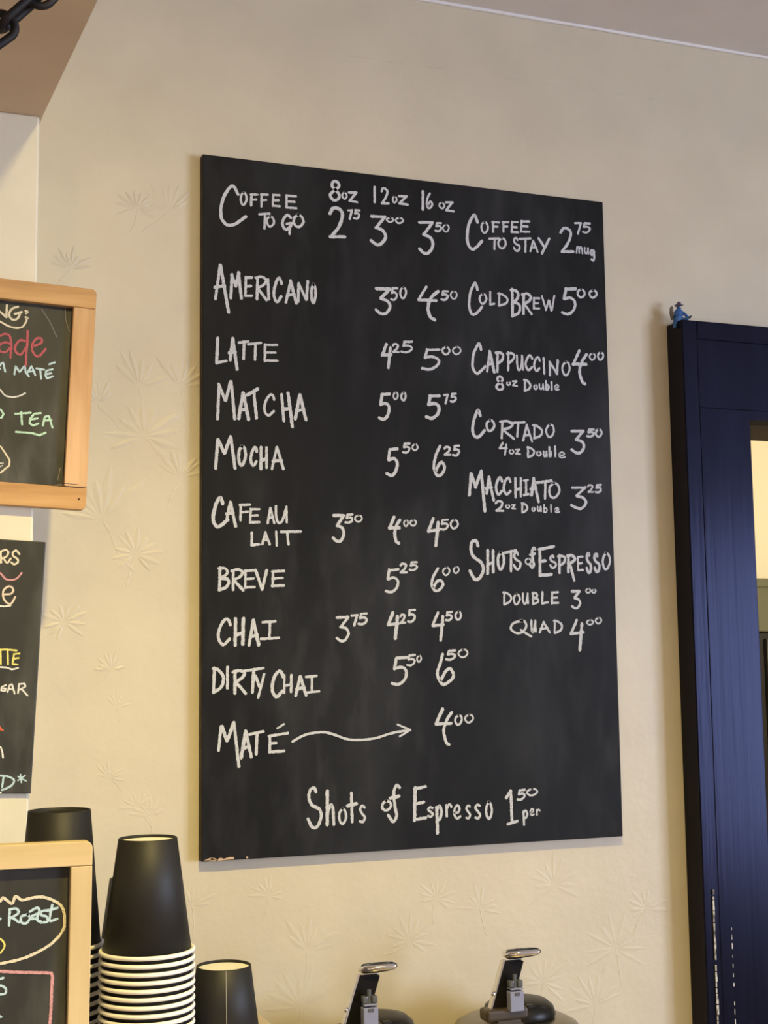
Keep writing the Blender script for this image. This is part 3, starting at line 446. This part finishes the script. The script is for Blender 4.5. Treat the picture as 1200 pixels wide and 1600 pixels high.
# window in the right-hand wall
w = bpy.data.objects.new('window_1', None); COL.objects.link(w); w.location = (3.05, (WY0 + WY1) / 2, WZ0); struct(w)
bm = bmesh.new()
for a, b in ((WY0, WY0 + .06), (WY1 - .06, WY1), ((WY0 + WY1) / 2 - .025, (WY0 + WY1) / 2 + .025)): box(bm, 3.03, 3.09, a, b, WZ0, WZ1)
box(bm, 3.03, 3.09, WY0, WY1, WZ0, WZ0 + .06); box(bm, 3.03, 3.09, WY0, WY1, WZ1 - .06, WZ1)
link('window_frame', bm, M['bead'], w, (3.05, WY0, WZ0))
bm = bmesh.new(); box(bm, 3.055, 3.061, WY0 + .05, WY1 - .05, WZ0 + .05, WZ1 - .05); link('window_glass', bm, M['glass'], w, (3.055, WY0, WZ0))
# column and beam at the left
PX = -0.5365; PY = -0.17
bm = bmesh.new(); box(bm, -1.15, PX, PY, 0.0, 0, 2.356, .003, 2); struct(link('wall_column', bm, M['cream'], loc=(-.85, PY, 0)))
bm = bmesh.new()
vs = [(-1.15, 0, 2.356), (-.533, 0, 2.356), (-.5335, PY, 2.356), (-.519, -.465, 2.356), (-.50, -1.0, 2.356), (-.47, -5.05, 2.356), (-1.15, -5.05, 2.356)]
lo = [bm.verts.new(v) for v in vs]; hi = [bm.verts.new((v[0], v[1], ZC)) for v in vs]
bm.faces.new(lo); bm.faces.new(hi)
for i in range(7): bm.faces.new((lo[i], lo[(i + 1) % 7], hi[(i + 1) % 7], hi[i]))
struct(link('ceiling_beam', bm, M['tan'], loc=(-.85, 0, 2.356)))
# doorway casing
FY = -0.042
d = bpy.data.objects.new('door_1', None); COL.objects.link(d); d.location = (.96, 0, 0); struct(d)
bm = bmesh.new(); box(bm, .4172, .4430, FY - .0008, 0.0, 0, 2.2165, .0016, 2)
link('door_back_band', bm, M['navy'], d, (.43, FY, 0))
bm = bmesh.new(); box(bm, .4431, .5310, FY, 0.0, 0, 2.0844, .0007, 2)
link('door_casing', bm, M['navy'], d, (.487, FY, 0))
bm = bmesh.new(); box(bm, 1.40, 1.515, FY, 0, 0, 2.0840, .0025, 2)
link('door_casing', bm, M['navy'], d, (1.457, FY, 0))
bm = bmesh.new(); box(bm, .4431, 1.515, FY, 0.0, 2.0845, 2.1884, .0007, 2); box(bm, .4431, 1.515, FY - .0008, 0.0, 2.1885, 2.2165, .0016, 2)
box(bm, .531, 1.40, FY + .001, 0, DZ, 2.09)
link('door_header', bm, M['navy'], d, (.96, FY, 2.07))
bm = bmesh.new(); box(bm, .531, 1.40, 0, .1225, DZ, DZ + .02); box(bm, .527, .531, FY + .004, .1225, 0, DZ + .005); box(bm, 1.396, 1.40, FY + .004, .1225, 0, DZ)
link('door_jamb', bm, M['brownp'], d, (.96, .06, 0))  # brown here paints in the back room's warm light on the jamb
bm = bmesh.new()
for k in range(26):                                    # worn white edge of the casing, low down
    z = 1.19 + k * .0075
    if rnd.random() < .9: box(bm, .4305, .4305 + rnd.uniform(.0015, .0034), FY - .0031, FY - .002, z, z + rnd.uniform(.005, .009))
for k in range(14):
    z = 1.17 + k * .013
    if rnd.random() < .7: box(bm, .4615, .4615 + rnd.uniform(.0008, .0016), FY - .0004, FY + .001, z, z + rnd.uniform(.003, .008))
link('worn_paint', bm, M['scuff'], d, (.4305, FY, 1.17))['label'] = 'white chips where the navy paint has worn off the edge'
# the room behind the doorway
bm = bmesh.new(); box(bm, .25, 3.8, 2.45, 2.6, 0, ZC); struct(link('wall_back_room', bm, M['backwall']))
bm = bmesh.new(); box(bm, .1, .25, .122, 2.6, 0, ZC); box(bm, 3.65, 3.8, .122, 2.45, 0, ZC); struct(link('wall_back_room_side', bm, M['backwall']))
bm = bmesh.new(); box(bm, .1, 3.8, .122, 2.6, ZC, ZC + .1); struct(link('ceiling_back_room', bm, M['ceil']))
cab = thing('tall_cabinet', 'grey-green topped dark cabinet against the cream wall seen through the navy doorway', 'cabinet', (2.3, 2.2, 0))
bm = bmesh.new(); box(bm, 1.35, 3.3, 2.02, 2.44, 0, 1.81, .004, 2); link('cabinet_body', bm, M['dark'], cab, (2.3, 2.2, 0))
bm = bmesh.new(); box(bm, 1.33, 3.32, 2.0, 2.44, 1.812, 1.983, .004, 2); box(bm, 1.33, 3.32, 1.99, 2.02, 1.955, 1.983, .003, 2); link('cornice', bm, M['sage'], cab, (2.3, 2.2, 1.81))
for x in (1.37, 2.02, 2.67):
    bm = bmesh.new(); box(bm, x, x + .62, 2.0, 2.019, .1, 1.79, .003, 2)
    dr = link('cabinet_door', bm, M['dark'], cab, (x, 2.0, .1))
    bm = bmesh.new(); tube(bm, [(x + .05, 2.0, 1.62), (x + .05, 1.975, 1.62), (x + .05, 1.975, 1.74), (x + .05, 2.0, 1.74)], .006, 8)
    link('handle', bm, M['steel'], dr, (x + .05, 2.0, 1.62), True)

# ------------------------------------------------------------------ the big chalkboard menu
bd = thing('menu_chalkboard', 'large black chalkboard listing coffee drinks and prices in white chalk on the cream wall', 'chalkboard', (0, -.009, 1.463))
bm = bmesh.new(); box(bm, -.305, .305, -.016, -.0025, 1.4632, 2.3937, .0012, 2)
for f in bm.faces: f.material_index = 0 if f.normal.y < -.5 else 1
bm.normal_update()
for f in bm.faces: f.material_index = 0 if f.normal.y < -.9 else 1
link('panel', bm, [M['slate'], M['edge']], bd, (0, -.009, 1.928))
BZ = 1.9284
SMALL = set('oz')
for label, txt in MENU:
    bm = bmesh.new()
    L = [(q.split(',')[0],) + tuple(int(v) / 1e4 for v in q.split(',')[1:]) for q in txt.split()]
    for ch, x0, x1, z0, z1 in L:
        h = z0 - z1; wd = 0.0043 if h > .036 else (.0038 if h > .026 else (.0032 if h > .0135 else .0025))
        for sm, st in GL[ch]:
            pts = []
            for (u, v) in st:
                i = wd * .45; u = u + rnd.uniform(-.03, .03); v = v + rnd.uniform(-.012, .012)
                pts.append((x0 + i + (x1 - x0 - 2 * i) * u, BZ + z0 - i - (h - 2 * i) * v))
            ribbon(bm, pts, wd * rnd.uniform(.9, 1.1), -.01625, sm)
    face_front(bm)
    o = link('chalk_lettering', bm, M['chalk'], bd, (L[0][1], -.0163, BZ + L[0][3]), recalc=False); o['label'] = label
bm = bmesh.new()
for i, st in enumerate(ARROW): ribbon(bm, [(a / 1e4, BZ + b / 1e4) for a, b in st], .0032 if i == 0 else .0026, -.01625, i == 0)
face_front(bm); link('chalk_arrow', bm, M['chalk'], bd, (-.18, -.0163, BZ - .31), recalc=False)['label'] = 'wavy chalk arrow from MATÉ to its price'
bm = bmesh.new()
for c in CHIPS:
    v = [bm.verts.new((a / 1e4, -.01645, BZ + b / 1e4)) for a, b in c]; v2 = [bm.verts.new((q.co.x, -.0158, q.co.z)) for q in v]
    bm.faces.new(v); bm.faces.new(v2)
    for i in range(len(v)): bm.faces.new((v[i], v[(i + 1) % len(v)], v2[(i + 1) % len(v)], v2[i]))
link('chipped_edge', bm, M['chip'], bd, (-.28, -.016, 1.4645))['label'] = 'bare tan wood where the lower left edge is chipped'

# ------------------------------------------------------------------ three smaller chalkboards at the left
def rot2(px, pz, ang, cx, cz):
    c, s_ = math.cos(ang), math.sin(ang); return cx + px * c - pz * s_, cz + px * s_ + pz * c
def rbox(bm, x0, x1, y0, y1, z0, z1, ang, cx, cz, bevel=0.0, seg=2):
    """a box given in a frame turned by ang about (cx, cz) in the wall plane"""
    b2 = bmesh.new(); box(b2, x0, x1, y0, y1, z0, z1, bevel, seg)
    for v in b2.verts:
        x, z = rot2(v.co.x, v.co.z, ang, cx, cz); v.co.x, v.co.z = x, z
    me = bpy.data.meshes.new('t'); b2.to_mesh(me); b2.free(); bm.from_mesh(me); bpy.data.meshes.remove(me)
CK = {'cream': 'c_cream', 'red': 'c_red', 'blue': 'c_blue', 'white': 'c_white', 'mint': 'c_mint', 'pink': 'c_pink', 'peach': 'c_peach', 'yellow': 'c_yellow', 'orange': 'c_orange', 'dust': 'c_dust'}
def write(parts, root, y):
    for label, strokes in parts:
        cols = []; bm = bmesh.new()
        for col, wpx, sm, pts in strokes:
            if col not in cols: cols.append(col)
            n0 = len(bm.faces)
            ribbon(bm, pts, wpx * .00068, y, bool(sm))
            bm.faces.ensure_lookup_table()
            for f in bm.faces[n0:]: f.material_index = cols.index(col)
        face_front(bm)
        q = strokes[0][3][0]
        nm = 'chalk_smear' if 'smear' in label or 'smudge' in label else 'chalk_drawing' if any(k in label for k in ('oval', 'ring', 'rectangle', 'arrow', 'swoosh', 'mark')) else 'chalk_lettering'
        o = link(nm, bm, [M[CK[c]] for c in cols], root, (q[0], y, q[1]), recalc=False); o['label'] = label
def framed(name, label, tr, ang, wd, ht, st, rl_t, rl_b, yf, yb, yp, mh, mv, rad):
    """wood framed slate; tr = top right corner, local x runs left (negative)"""
    root = thing(name, label, 'chalkboard', (tr[0] - wd / 2, yb, tr[1] - ht))
    cx, cz = tr
    bm = bmesh.new(); rbox(bm, -wd + st * .6, -st * .6, yp, yp + .005, -ht + rl_b * .6, -rl_t * .6, ang, cx, cz); link('slate_panel', bm, M['slate_dusty'], root, (cx - wd / 2, yp, cz - ht / 2))
    for nm, a, b, c, e, mt in (('frame_rail', -wd, 0, -rl_t, 0, mh), ('frame_rail', -wd, 0, -ht, -ht + rl_b, mh), ('frame_stile', -st, 0, -ht + rl_b + .0003, -rl_t - .0003, mv), ('frame_stile', -wd, -wd + st, -ht + rl_b + .0003, -rl_t - .0003, mv)):
        bm = bmesh.new(); rbox(bm, a, b, yf, yb, c, e, ang, cx, cz)
        if nm == 'frame_rail':       # round the outer corners
            es = []
            for ed in bm.edges:
                d0 = ed.verts[0].co - ed.verts[1].co
                if abs(d0.y) > abs(yb - yf) * .9:
                    top = c > -ht / 2
                    m = (ed.verts[0].co + ed.verts[1].co) / 2
                    lx, lz = rot2(m.x - cx, m.z - cz, -ang, 0, 0)
                    if (top and lz > -.001) or (not top and lz < -ht + .001): es.append(ed)
            bmesh.ops.bevel(bm, geom=es, offset=rad, segments=5, affect='EDGES', profile=.5)
        es = [ed for ed in bm.edges if ed.calc_face_angle(0) > .8]
        bmesh.ops.bevel(bm, geom=es, offset=.0009, segments=2, affect='EDGES', profile=.5)
        x, z = rot2((a + b) / 2, (c + e) / 2, ang, cx, cz)
        link(nm, bm, mt, root, (x, yf, z))
    return root
A1 = R(-2.2)
sa = framed('framed_chalkboard', 'small wood-framed chalkboard with red and pale blue chalk words hung high on the column', (-.4700, 2.1480), A1, .36, .2600, .0258, .0235, .0258, -.185, -.1702, -.1763, M['wood_h'], M['wood_v'], .006)
write(SIGN_A, sa, -.1765)
bm = bmesh.new(); x, z = rot2(-.0085, -.2480, A1, -.4700, 2.1480); tube(bm, [(x, -.1853, z), (x, -.183, z)], .0011, 10); link('nail_hole', bm, M['hole'], sa, (x, -.185, z))
bm = bmesh.new()
for x0, x1, zz in ((-.024, -.006, -.2310), (-.045, 0, -.2345)):
    rbox(bm, x0, x1, -.18515, -.184, zz - .0006, zz, A1 - .015, -.4700, 2.1480)
link('wood_crack', bm, M['edge'], sa, (-.49, -.185, 1.91))
A2 = R(-2.5)
sb = thing('frameless_chalkboard', 'frameless black chalkboard panel with white and yellow chalk words below the wood-framed one', 'chalkboard', (-.68, -.1702, 1.57))
bm = bmesh.new(); rbox(bm, -.32, 0, -.1762, -.1702, -.2815, 0, A2, -.5232, 1.8515, .0012, 2); link('panel', bm, [M['slate_dusty']], sb, (-.68, -.176, 1.71))
write(SIGN_B, sb, -.17645)
A3 = R(-.55)
LZ = 1.315
sc = framed('framed_chalkboard', 'pale wood-framed chalkboard with the word Roast in a chalk oval standing before the cup stacks', (-.5066, 1.5440), A3, .34, 1.5440 - LZ, .0200, .0225, .024, -.43, -.415, -.4215, M['pale_h'], M['pale_v'], .0065)
write(SIGN_C, sc, -.4218)

# ------------------------------------------------------------------ counters
ct = thing('back_counter', 'wooden back counter with a pale top carrying the airpots below the menu', 'counter', (-.08, -.30, 0))
bm = bmesh.new(); box(bm, -.528, .36, -.60, -.006, 0, .865, .003, 2); link('counter_body', bm, M['counter'], ct, (-.08, -.3, 0))
bm = bmesh.new(); box(bm, -.530, .38, -.63, -.004, .866, .90, .004, 2); link('counter_top', bm, M['stone'], ct, (-.08, -.3, .866))
c2 = thing('side_counter', 'wooden counter in front of the cream column, beside the back counter', 'counter', (-1.0, -.40, 0))
bm = bmesh.new(); box(bm, -1.5, -.536, -.60, -.176, 0, .865, .003, 2); link('counter_body', bm, M['counter'], c2, (-1.0, -.4, 0))
bm = bmesh.new(); box(bm, -1.5, -.5335, -.63, -.174, .866, .90, .004, 2); link('counter_top', bm, M['stone'], c2, (-1.0, -.4, .866))
rs = thing('raised_cup_shelf', 'dark raised shelf box on the back counter carrying the cup stacks', 'shelf', (-.62, -.36, .90))
bm = bmesh.new(); box(bm, -1.0, -.285, -.52, -.19, .9005, 1.295, .003, 2); link('shelf_box', bm, M['counter'], rs, (-.62, -.36, .90))
bm = bmesh.new(); box(bm, -1.01, -.28, -.53, -.185, 1.2955, LZ - .0003, .002, 2); link('shelf_top', bm, M['stone'], rs, (-.62, -.36, 1.295))

# ------------------------------------------------------------------ paper cups, upside down in stacks
def make_cup(rb, rt, H, seam_ang=None, rec=.0026):
    """inverted cup: origin at the rim plane, base upwards"""
    root = bpy.data.objects.new('paper_cup', None); COL.objects.link(root); root.empty_display_size = .02
    sl = (rt - rb) / H; th = .0006
    bm = bmesh.new()
    pr = [(rt - .0012, .002), (rb, H), (rb - .0006, H + .0003), (rb - .0013, H - .0001), (rb - .0015 + sl * rec, H - rec), (rb + sl * rec - th, H - rec - .0004), (rt - .0012 - th, .002)]
    lathe(bm, pr, 0, 0, 0, 64, closed=True)
    link('cup_wall', bm, M['cup'], root, smooth=False)
    for q in root.children[0].data.polygons: q.use_smooth = len(q.vertices) == 4 and abs(q.normal.z) < .5
    bm = bmesh.new(); lathe(bm, [(0, H - rec), (rb - .0018 + sl * rec, H - rec), (rb - .0018 + sl * rec, H - rec - .0005), (0, H - rec - .0005)], 0, 0, 0, 48)
    link('cup_base', bm, M['paper'], root)
    bm = bmesh.new()
    pr = [(rt + .0004 + .0021 * math.cos(k * math.pi / 6), .0022 + .0021 * math.sin(k * math.pi / 6)) for k in range(12)]
    lathe(bm, pr, 0, 0, 0, 64, closed=True); link('rim', bm, M['paper'], root, smooth=True)
    if seam_ang is not None:
        bm = bmesh.new(); c, s_ = math.cos(seam_ang), math.sin(seam_ang); q = Vector((-s_, c, 0)) * .00035
        a = Vector((c * (rt - .0012 + .0002), s_ * (rt - .0012 + .0002), .004)); b = Vector((c * (rb + .0002), s_ * (rb + .0002), H - .0005)); o_ = Vector((c, s_, 0)) * .0003
        vv = [bm.verts.new(v) for v in (a - q, a + q, b + q, b - q, a - q + o_, a + q + o_, b + q + o_, b - q + o_)]
        for ix in ((0, 1, 2, 3), (4, 5, 6, 7), (0, 1, 5, 4), (1, 2, 6, 5), (2, 3, 7, 6), (3, 0, 4, 7)): bm.faces.new([vv[i] for i in ix])
        link('seam', bm, M['seam'], root)
    return root
def copy_cup(src, with_seam):
    c = src.copy(); COL.objects.link(c)
    for ch in src.children:
        if ch.name.startswith('seam') and not with_seam: continue
        d_ = ch.copy(); COL.objects.link(d_); d_.parent = c
    return c
ORD = ['topmost', 'second', 'third', 'fourth', 'fifth', 'sixth', 'seventh', 'eighth', 'ninth', 'tenth', 'eleventh', 'twelfth', 'thirteenth', 'fourteenth', 'fifteenth', 'sixteenth', 'seventeenth']
def stack(x, y, ztop, rb, rt, H, n, seam, where, group):
    z0 = ztop - H; pitch = (z0 - LZ) / (n - 1) if n > 1 else 0
    proto = make_cup(rb, rt, H, seam, .0055 if H > .12 else .0026)
    for i in range(n):
        o = proto if i == 0 else copy_cup(proto, False)
        o.location = (x, y, z0 - pitch * i); o.rotation_euler = (0, 0, rnd.uniform(-.02, .02))
        if n == 1: o['label'] = where
        elif i == 0: o['label'] = 'black paper cup, topmost of the %s' % where
        else: o['label'] = 'black paper cup, %s from the top of the %s' % (ORD[i], where)
        o['category'] = 'cup'
        if group: o['group'] = group
stack(-.4463, -.3886, 1.5396, .0288, .0445, .110, 16, None, 'tall middle stack', 'cups of the middle stack')
stack(-.5203, -.2968, 1.5620, .0318, .0445, .1370, 13, None, 'stack behind the pale framed chalkboard', 'cups of the stack behind the chalkboard')
stack(-.4308, -.2485, 1.4815, .0288, .0445, .110, 8, None, 'partly hidden rearmost stack', 'cups of the hidden rear stack')
stack(-.3586, -.3457, 1.4020, .0280, .0400, .0868, 1, -1.75, 'single black paper cup upside down at the right of the stacks', None)

# ------------------------------------------------------------------ airpots
def make_airpot(cx, cy, label):
    """cx, cy = axis; stands on the counter at z = .90"""
    root = thing('airpot', label, 'airpot', (cx, cy, .90), 'airpots on the back counter')
    B = 1.2430
    bm = bmesh.new(); rr = .0865
    lathe(bm, [(0, .9), (rr - .004, .9), (rr, .906), (rr, B - .015), (rr - .002, B - .004), (rr - .008, B + .005), (rr - .020, B + .011), (rr - .036, B + .0135), (0, B + .0135)], cx, cy, 0, 64)
    link('steel_body', bm, M['steel'], root, (cx, cy, .9), True)
    bm = bmesh.new(); lathe(bm, [(.0, B + .013), (.045, B + .013), (.047, B + .018), (.044, B + .027), (.036, B + .0335), (.018, B + .0365), (0, B + .037)], cx + .004, cy, 0, 48)
    link('lid', bm, M['blackp'], root, (cx, cy, B + .013), True)
    # hinge bracket across the left of the lid
    bm = bmesh.new(); box(bm, cx - .062, cx - .004, cy - .045, cy - .020, B + .020, B + .035, .004, 3); box(bm, cx - .048, cx - .004, cy - .043, cy - .022, B + .006, B + .022, .003, 2)
    link('hinge_bracket', bm, M['brownp'], root, (cx - .025, cy - .03, B + .02))
    # lever: a leaning black strip with a chrome back and a chrome grip
    def slab(bm, x0, x1, zb, zt, y0, y1, lean, bev):
        b2 = bmesh.new(); box(b2, x0, x1, y0, y1, zb, zt, bev, 2)
        for v in b2.verts: v.co.x += (v.co.z - (B + .030)) * lean
        me = bpy.data.meshes.new('t'); b2.to_mesh(me); b2.free(); bm.from_mesh(me); bpy.data.meshes.remove(me)
    LN = .33; zt = B + .0975
    bm = bmesh.new(); slab(bm, cx - .0510, cx - .0245, B + .026, zt - .008, cy - .036, cy - .030, LN, .0008)
    lv = link('lever', bm, M['matt_black'], root, (cx - .03, cy - .033, B + .03))
    bm = bmesh.new(); slab(bm, cx - .0547, cx - .0512, B + .026, zt - .004, cy - .0365, cy - .029, LN, .001); slab(bm, cx - .0547, cx - .0245, B + .028, zt - .006, cy - .0295, cy - .027, LN, .0008)
    link('chrome_back', bm, M['chrome'], lv, (cx - .045, cy - .03, B + .03))
    bm = bmesh.new(); X0 = cx - .0547 + (zt - B - .030) * LN
    prof = [(X0 + .001, .004), (X0 + .006, .0062), (X0 + .020, .0066), (X0 + .034, .0060), (X0 + .041, .0048), (X0 + .0445, .0024)]
    tube(bm, [(a, cy - .033 - .010 * i / 5, zt + .001 + .0010 * i) for i, (a, r_) in enumerate(prof)], [r_ for a, r_ in prof], 20)
    for v in bm.verts: v.co.y = (v.co.y - (cy - .036)) * 1.9 + cy - .036
    link('chrome_grip', bm, M['chrome'], lv, (X0 + .02, cy - .035, zt), True)
    bm = bmesh.new(); tube(bm, [(cx - .0510, cy - .040, B + .0535), (cx - .0470, cy - .034, B + .0535)], .0024, 12); link('hinge_pin', bm, M['chrome'], lv, (cx - .04, cy - .04, B + .053), True)
    bm = bmesh.new(); box(bm, cx - .0325, cx - .0135, cy - .052, cy - .040, B + .032, B + .0565, .0012, 2); box(bm, cx - .0318, cx - .0142, cy - .0525, cy - .041, B + .0585, B + .0605, .0006, 1)
    pr = link('pump_rod', bm, M['greyp'], root, (cx - .014, cy - .046, B + .032))
    bm = bmesh.new(); box(bm, cx - .0325, cx - .0255, cy - .050, cy - .041, B + .0608, B + .0695, .0018, 3); box(bm, cx - .0205, cx - .0135, cy - .050, cy - .041, B + .0608, B + .0695, .0018, 3); tube(bm, [(cx - .023, cy - .045, B + .060), (cx - .023, cy - .045, B + .0765)], .0026, 12)
    box(bm, cx - .0265, cx - .0195, cy - .0532, cy - .0515, B + .0515, B + .0555, .0005, 1)
    link('rod_clip', bm, M['clearp'], pr, (cx - .014, cy - .046, B + .06))
    bm = bmesh.new()
    for k in range(2): box(bm, cx - .002 + k * .015, cx + .009 + k * .015, cy - .038, cy - .026, B + .027 - k * .003, B + .0345 - k * .003, .002, 2)
    link('lid_ridges', bm, M['blackp'], root, (cx + .02, cy - .03, B + .034))
    return root
def copy_tree(o, parent=None):
    c = o.copy(); COL.objects.link(c); c.parent = parent
    for ch in list(o.children): copy_tree(ch, c)
    return c
ap = make_airpot(.0885, -.105, 'steel airpot with raised black and chrome lever, nearer the doorway')
ap2 = copy_tree(ap); ap2.location = (-.1090, -.112, .8955 + .0048); ap2['label'] = 'steel airpot with raised black and chrome lever, nearer the paper cups'

# ------------------------------------------------------------------ black chain under the beam
ch = thing('iron_chain', 'black iron chain swagged under the brown ceiling beam', 'chain', (-.746, -.72, 2.20))
xr, xl = -.525, -.9675
def cat(u): return Vector((xr + (xl - xr) * u, -.72, 2.352 - 4 * .208 * u * (1 - u)))
acc = .0335 - .010; us = []
for i in range(1, 2001):
    a, b = cat((i - 1) / 2000), cat(i / 2000); acc += (b - a).length
    if acc >= .0335: us.append(i / 2000); acc = 0
for i in range(len(us) - 1):
    a, b = cat(us[i]), cat(us[i + 1]); c = (a + b) / 2; t = (b - a).normalized()
    sd = Vector((0, 1, 0)) if i % 2 == 0 else t.cross(Vector((0, 1, 0))).normalized()
    hl, hw = .0228, .0105
    pts = [c + t * (hl - hw) * (1 if math.cos(q) > 0 else -1) + t * hw * math.cos(q) + sd * hw * math.sin(q) for q in [2 * math.pi * (k + .5) / 24 for k in range(24)]]
    bm = bmesh.new(); tube(bm, pts, .0034, 8, closed=True); link('link', bm, M['iron'], ch, c, True)
for x in (xr, xl):
    bm = bmesh.new(); tube(bm, [(x, -.72, 2.3565), (x, -.72, 2.352)], .003, 10)
    tube(bm, [(x + .006 * math.sin(q), -.72, 2.347 + .006 * math.cos(q)) for q in [2 * math.pi * k / 20 for k in range(20)]], .0016, 8, closed=True)
    link('hook', bm, M['iron'], ch, (x, -.72, 2.35), True)

# ------------------------------------------------------------------ tiny blue toy on the door casing
ty = thing('toy_figure', 'tiny blue plastic toy figure with a brimmed hat straddling the door casing corner', 'toy', (.4215, -.022, 2.2165))
def skin(name, verts, edges, radii, mat, root, loc):
    me = bpy.data.meshes.new(name); me.from_pydata([Vector(v) - Vector(loc) for v in verts], edges, [])
    o = bpy.data.objects.new(name, me); COL.objects.link(o)
    sk = o.modifiers.new('skin', 'SKIN'); ss = o.modifiers.new('sub', 'SUBSURF'); ss.levels = 2; ss.render_levels = 2
    for i, r_ in enumerate(radii): me.skin_vertices[0].data[i].radius = (r_, r_)
    me.skin_vertices[0].data[0].use_root = True
    sk.use_smooth_shade = True
    dg = bpy.context.evaluated_depsgraph_get(); dg.update()
    m2 = bpy.data.meshes.new_from_object(o.evaluated_get(dg)); o.modifiers.clear(); o.data = m2; bpy.data.meshes.remove(me)
    m2.materials.clear(); m2.materials.append(mat)
    for q in m2.polygons: q.use_smooth = True
    o.parent = root; o.location = Vector(loc) - Vector(root.location)
    return o
x0, y0, z0 = .4215, -.024, 2.2165
V = [(x0, y0, z0 + .0045), (x0 + .001, y0, z0 + .0105), (x0 + .002, y0 - .0003, z0 + .0150), (x0 + .0025, y0 - .0005, z0 + .0185), (x0 + .0030, y0 - .001, z0 + .0225),
     (x0 + .0065, y0 - .002, z0 + .0140), (x0 + .0105, y0 - .004, z0 + .0105), (x0 + .0140, y0 - .005, z0 + .0070),
     (x0 - .0025, y0 - .002, z0 + .0135), (x0 - .0050, y0 - .004, z0 + .0090),
     (x0 - .0040, y0 - .0035, z0 + .0025), (x0 - .0062, y0 - .004, z0 - .0035), (x0 - .0065, y0 - .004, z0 - .0105),
     (x0 + .0040, y0 - .004, z0 + .0030), (x0 + .0085, y0 - .0085, z0 + .0028), (x0 + .0098, y0 - .0125, z0 + .0045)]
V = [(x0 + (v[0] - x0) * 1.15, y0 + (v[1] - y0) * 1.1, z0 + (v[2] - z0) * 1.08) for v in V]
Ed = [(0, 1), (1, 2), (2, 3), (3, 4), (2, 5), (5, 6), (6, 7), (2, 8), (8, 9), (0, 10), (10, 11), (11, 12), (0, 13), (13, 14), (14, 15)]
Ra = [.0046, .0040, .0044, .0022, .0034, .0021, .0017, .0013, .0021, .0018, .0030, .0024, .0018, .0028, .0022, .0018]
skin('body', V, Ed, [r_ * 1.42 for r_ in Ra], M['toyblue'], ty, (x0, y0, z0))
bm = bmesh.new(); lathe(bm, [(0, .0255), (.0068, .0249), (.0070, .0244), (.0034, .0250), (.0032, .0285), (.0022, .0302), (0, .0306)], x0 + .0034, y0 - .001, z0 + .0010, 20)
for v in bm.verts: v.co.z += .45 * abs(v.co.x - x0 - .003) ** 1.5 * 8 * .5
link('hat', bm, M['toyhat'], ty, (x0 + .003, y0, z0 + .025), True)
bm = bmesh.new(); tube(bm, [(x0 - .0070, y0 + .002, z0 + .004), (x0 - .0082, y0 + .002, z0 + .013), (x0 - .0080, y0 + .002, z0 + .0215), (x0 - .0072, y0 + .002, z0 + .0245)], [.0024, .0031, .0028, .0014], 12)
link('back_pack', bm, M['toygrey'], ty, (x0 - .006, y0, z0 + .012), True)
bm = bmesh.new(); tube(bm, [(x0 + .0145, y0 - .005, z0 + .0068), (x0 + .0180, y0 - .0055, z0 + .0076), (x0 + .0212, y0 - .006, z0 + .0100)], [.0018, .0020, .0010], 10)
link('gripped_stick', bm, M['toydark'], ty, (x0 + .015, y0 - .005, z0 + .007), True)
